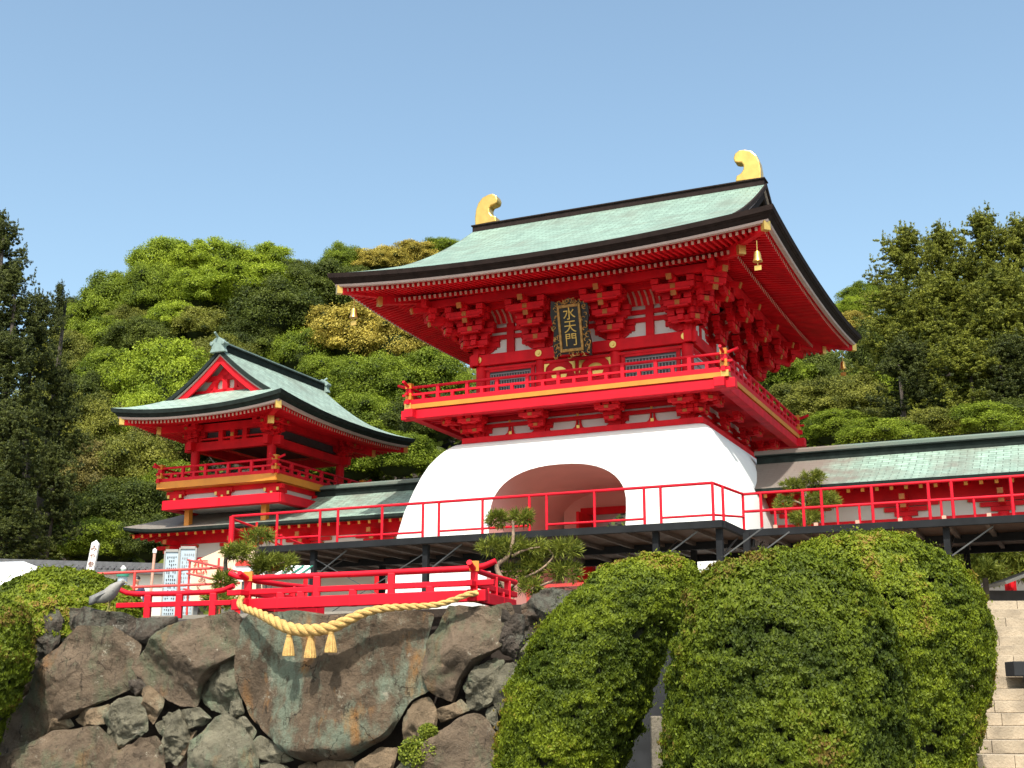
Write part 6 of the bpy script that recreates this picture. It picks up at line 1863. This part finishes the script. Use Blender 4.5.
# ------------------------------------------------------------------ BIRD
bc = at_wall(107, 612, -.30)
T = T_at('bird', 'plump grey bird standing on the flat dark boulder by the left bush', 'bird', (bc.x, bc.y, bc.z))
def loftmesh(rings, nm, mt, par, n=18, loc=None):
    mb = MB(); vs = []
    for (x, z, ry, rz_) in rings:
        for k in range(n):
            t = 2 * PI * k / n; vs.append((x, ry * math.cos(t), z + rz_ * math.sin(t)))
    fs = [(i * n + k, i * n + (k + 1) % n, (i + 1) * n + (k + 1) % n, (i + 1) * n + k) for i in range(len(rings) - 1) for k in range(n)]
    fs += [tuple(range(n))[::-1], tuple(range(len(vs) - n, len(vs)))]
    mb.add(vs, fs); return mb.build(nm, mt, par, smooth=60, fix=True)
BS = 1.0
body = [(-.26, .115, .012, .008), (-.20, .140, .040, .022), (-.13, .18, .065, .060), (-.05, .22, .098, .100), (.03, .255, .115, .120), (.10, .290, .105, .112), (.15, .33, .078, .086), (.185, .36, .056, .062), (.205, .385, .045, .048), (.225, .405, .044, .044), (.25, .408, .034, .034), (.268, .403, .016, .018), (.275, .40, .004, .004)]
loftmesh(body, 'body', BIRDG, T)
for sgn in (-1, 1):
    mb = MB(); 
    rows = [(-.30, .150, .004), (-.22, .175, .022), (-.12, .215, .052), (-.02, .25, .068), (.07, .275, .060), (.12, .285, .03)]
    P = [[(x, sgn * (.02 + w * 1.05 + .012), z + hh) for hh in (-w * .9, -w * .4, 0, w * .4, w * .7)] for x, z, w in rows]
    P = [[(x, sgn * (.030 + .065 * min(1, (x + .30) / .2) * (1 - abs(hh) * 2.2)), z + hh * .12) for hh in (-.5, -.25, 0, .25, .45)] for x, z, w in rows]
    mb.grid(P); o = mb.build('wing', BIRDD, T, smooth=60); sm = o.modifiers.new('t', 'SOLIDIFY'); sm.thickness = .012
    mb = MB(); mb.tube([(.02, sgn * .035, .19), (.03, sgn * .035, .09), (.015, sgn * .035, .012)], [.014, .008, .007], 8)
    for dx, dy in ((.05, 0), (.045, .02), (.045, -.02), (-.025, 0)): mb.tube([(.015, sgn * .035, .010), (.015 + dx, sgn * .035 + dy, .005)], .005, 6)
    mb.build('foot', BEAK, T, smooth=60)
    mb = MB(); bmv = [(0, 0)]; mb.lathe([(.001, -.007), (.006, -.004), (.007, 0), (.006, .004), (.001, .007)], (.242, sgn * .036, .415), 10); mb.build('eye', INK, T, smooth=60)
T.scale = (.98, 1.2, 1.2)
mb = MB(); mb.tube([(.262, 0, .405), (.29, 0, .398), (.312, 0, .386)], [.013, .009, .002], 8); mb.build('beak', BEAK, T, smooth=60)

# ------------------------------------------------------------------ PERSON
pc = at_y(137, 578, 34)
PH = pc.z + .02 - PZ
T = T_at('person', 'black-haired person in a dark top with a white collar behind the low left railing', 'person', (pc.x, 34, PZ), R(8)); 
def skin(edges_pts, name, mt, parent, sub=2, root=0):
    pts, edges, rad = edges_pts
    me = bpy.data.meshes.new(name); me.from_pydata(pts, edges, []); me.update()
    o = bpy.data.objects.new(name, me); COL.objects.link(o)
    md = o.modifiers.new('skin', 'SKIN'); md.use_smooth_shade = True
    for i, r_ in enumerate(rad): me.skin_vertices[0].data[i].radius = r_ if isinstance(r_, tuple) else (r_, r_)
    me.skin_vertices[0].data[root].use_root = True
    sb = o.modifiers.new('s', 'SUBSURF'); sb.levels = sub; sb.render_levels = sub
    bpy.context.view_layer.update()
    nm = bpy.data.meshes.new_from_object(o.evaluated_get(bpy.context.evaluated_depsgraph_get()))
    bpy.data.objects.remove(o)
    nm.materials.clear(); nm.materials.append(mt)
    for p in nm.polygons: p.use_smooth = True
    o = bpy.data.objects.new(name, nm); COL.objects.link(o); o.parent = parent
    return o
s_ = PH / 1.68
def S(l): return [(x * s_, y * s_, z * s_) for x, y, z in l]
pts = S([(0, 0, .92), (0, 0, 1.12), (0, 0, 1.30), (0, -.01, 1.42), (0, -.015, 1.50), (0, -.03, 1.57), (0, -.02, 1.63),
         (.17, 0, 1.37), (.23, -.01, 1.12), (.22, -.10, .90), (.22, -.14, .82), (-.17, 0, 1.37), (-.23, -.01, 1.12), (-.22, -.08, .90), (-.22, -.11, .82),
         (.09, 0, .86), (.10, -.02, .48), (.10, .01, .08), (.10, -.10, .04), (-.09, 0, .86), (-.10, -.01, .48), (-.10, .01, .08), (-.10, -.10, .04)])
ed = [(0, 1), (1, 2), (2, 3), (3, 4), (4, 5), (5, 6), (2, 7), (7, 8), (8, 9), (9, 10), (2, 11), (11, 12), (12, 13), (13, 14), (0, 15), (15, 16), (16, 17), (17, 18), (0, 19), (19, 20), (20, 21), (21, 22)]
rd_ = [(.15, .10), (.13, .09), (.15, .10), .052, .055, .082, .07, .055, .042, .033, .03, .055, .042, .033, .03, .085, .055, .042, .035, .085, .055, .042, .035]
skin((pts, ed, [tuple(v * s_ for v in (r_ if isinstance(r_, tuple) else (r_, r_))) for r_ in rd_]), 'body', SKIN, T)
pts = S([(0, 0, .90), (0, 0, 1.12), (0, 0, 1.30), (0, -.01, 1.40), (.17, 0, 1.37), (.24, -.01, 1.12), (.225, -.09, .93), (-.17, 0, 1.37), (-.24, -.01, 1.12), (-.225, -.07, .93)])
skin((pts, [(0, 1), (1, 2), (2, 3), (2, 4), (4, 5), (5, 6), (2, 7), (7, 8), (8, 9)], [tuple(v * s_ for v in q) for q in ((.165, .115), (.15, .11), (.165, .115), (.07, .065), (.07, .07), (.056, .056), (.045, .045), (.07, .07), (.056, .056), (.045, .045))]), 'jacket', NAVY, T)
pts = S([(0, 0, .93), (.09, 0, .86), (.10, -.02, .48), (.10, .01, .10), (-.09, 0, .86), (-.10, -.01, .48), (-.10, .01, .10)])
skin((pts, [(0, 1), (1, 2), (2, 3), (0, 4), (4, 5), (5, 6)], [tuple(v * s_ for v in (q, q)) for q in (.15, .10, .07, .06, .10, .07, .06)]), 'trousers', GRILLE, T)
mb = MB()
def ell(mb, c, r3, n=14, zmin=-1.0):
    P = []
    for i in range(9):
        ph = -PI / 2 + PI * i / 8
        if math.sin(ph) < zmin: continue
        P.append([(c[0] + r3[0] * math.cos(ph) * math.cos(2 * PI * k / n), c[1] + r3[1] * math.cos(ph) * math.sin(2 * PI * k / n), c[2] + r3[2] * math.sin(ph)) for k in range(n + 1)])
    mb.grid(P)
ell(mb, (0, .015 * s_, 1.625 * s_), (.098 * s_, .105 * s_, .105 * s_), zmin=-.25); mb.build('hair', HAIR, T, smooth=60, fix=True)
mb = MB(); mb.tube([(-.03 * s_, -.115 * s_, 1.565 * s_), (.03 * s_, -.115 * s_, 1.565 * s_)], .008 * s_, 6); mb.build('mouth', INKR, T)
mb = MB(); mb.tube([(0, -.10 * s_, 1.62 * s_), (0, -.135 * s_, 1.59 * s_)], [.006 * s_, .014 * s_], 6); mb.build('nose', SKIN, T, smooth=50)
for sg in (-1, 1):
    mb = MB(); ell(mb, (sg * .032 * s_, -.103 * s_, 1.615 * s_), (.011 * s_, .008 * s_, .007 * s_), 8); mb.build('eye', INK, T)
    mb = MB(); ell(mb, (sg * .088 * s_, -.01 * s_, 1.60 * s_), (.012 * s_, .022 * s_, .032 * s_), 8); mb.build('ear', SKIN, T)
    for k in range(5):
        bx_ = sg * .22 * s_; dx = (k - 2) * .014 * s_; L_ = (.05, .07, .078, .072, .055)[k] * s_
        if k == 0: pts_ = [(bx_, -.12 * s_, .85 * s_), (bx_ - sg * .03 * s_, -.15 * s_, .82 * s_), (bx_ - sg * .035 * s_, -.16 * s_, .79 * s_)]
        else: pts_ = [(bx_ + dx, -.125 * s_, .80 * s_), (bx_ + dx, -.14 * s_, .80 * s_ - L_ * .5), (bx_ + dx, -.13 * s_, .80 * s_ - L_)]
        mb = MB(); mb.tube(pts_, [.010 * s_, .009 * s_, .006 * s_], 6); mb.build('finger', SKIN, T, smooth=60)
mb = MB(); mb.lathe([(.075 * s_, 0), (.06 * s_, .05 * s_)], (0, -.01 * s_, 1.40 * s_), 14); mb.build('collar', FABRIC, T, smooth=50)
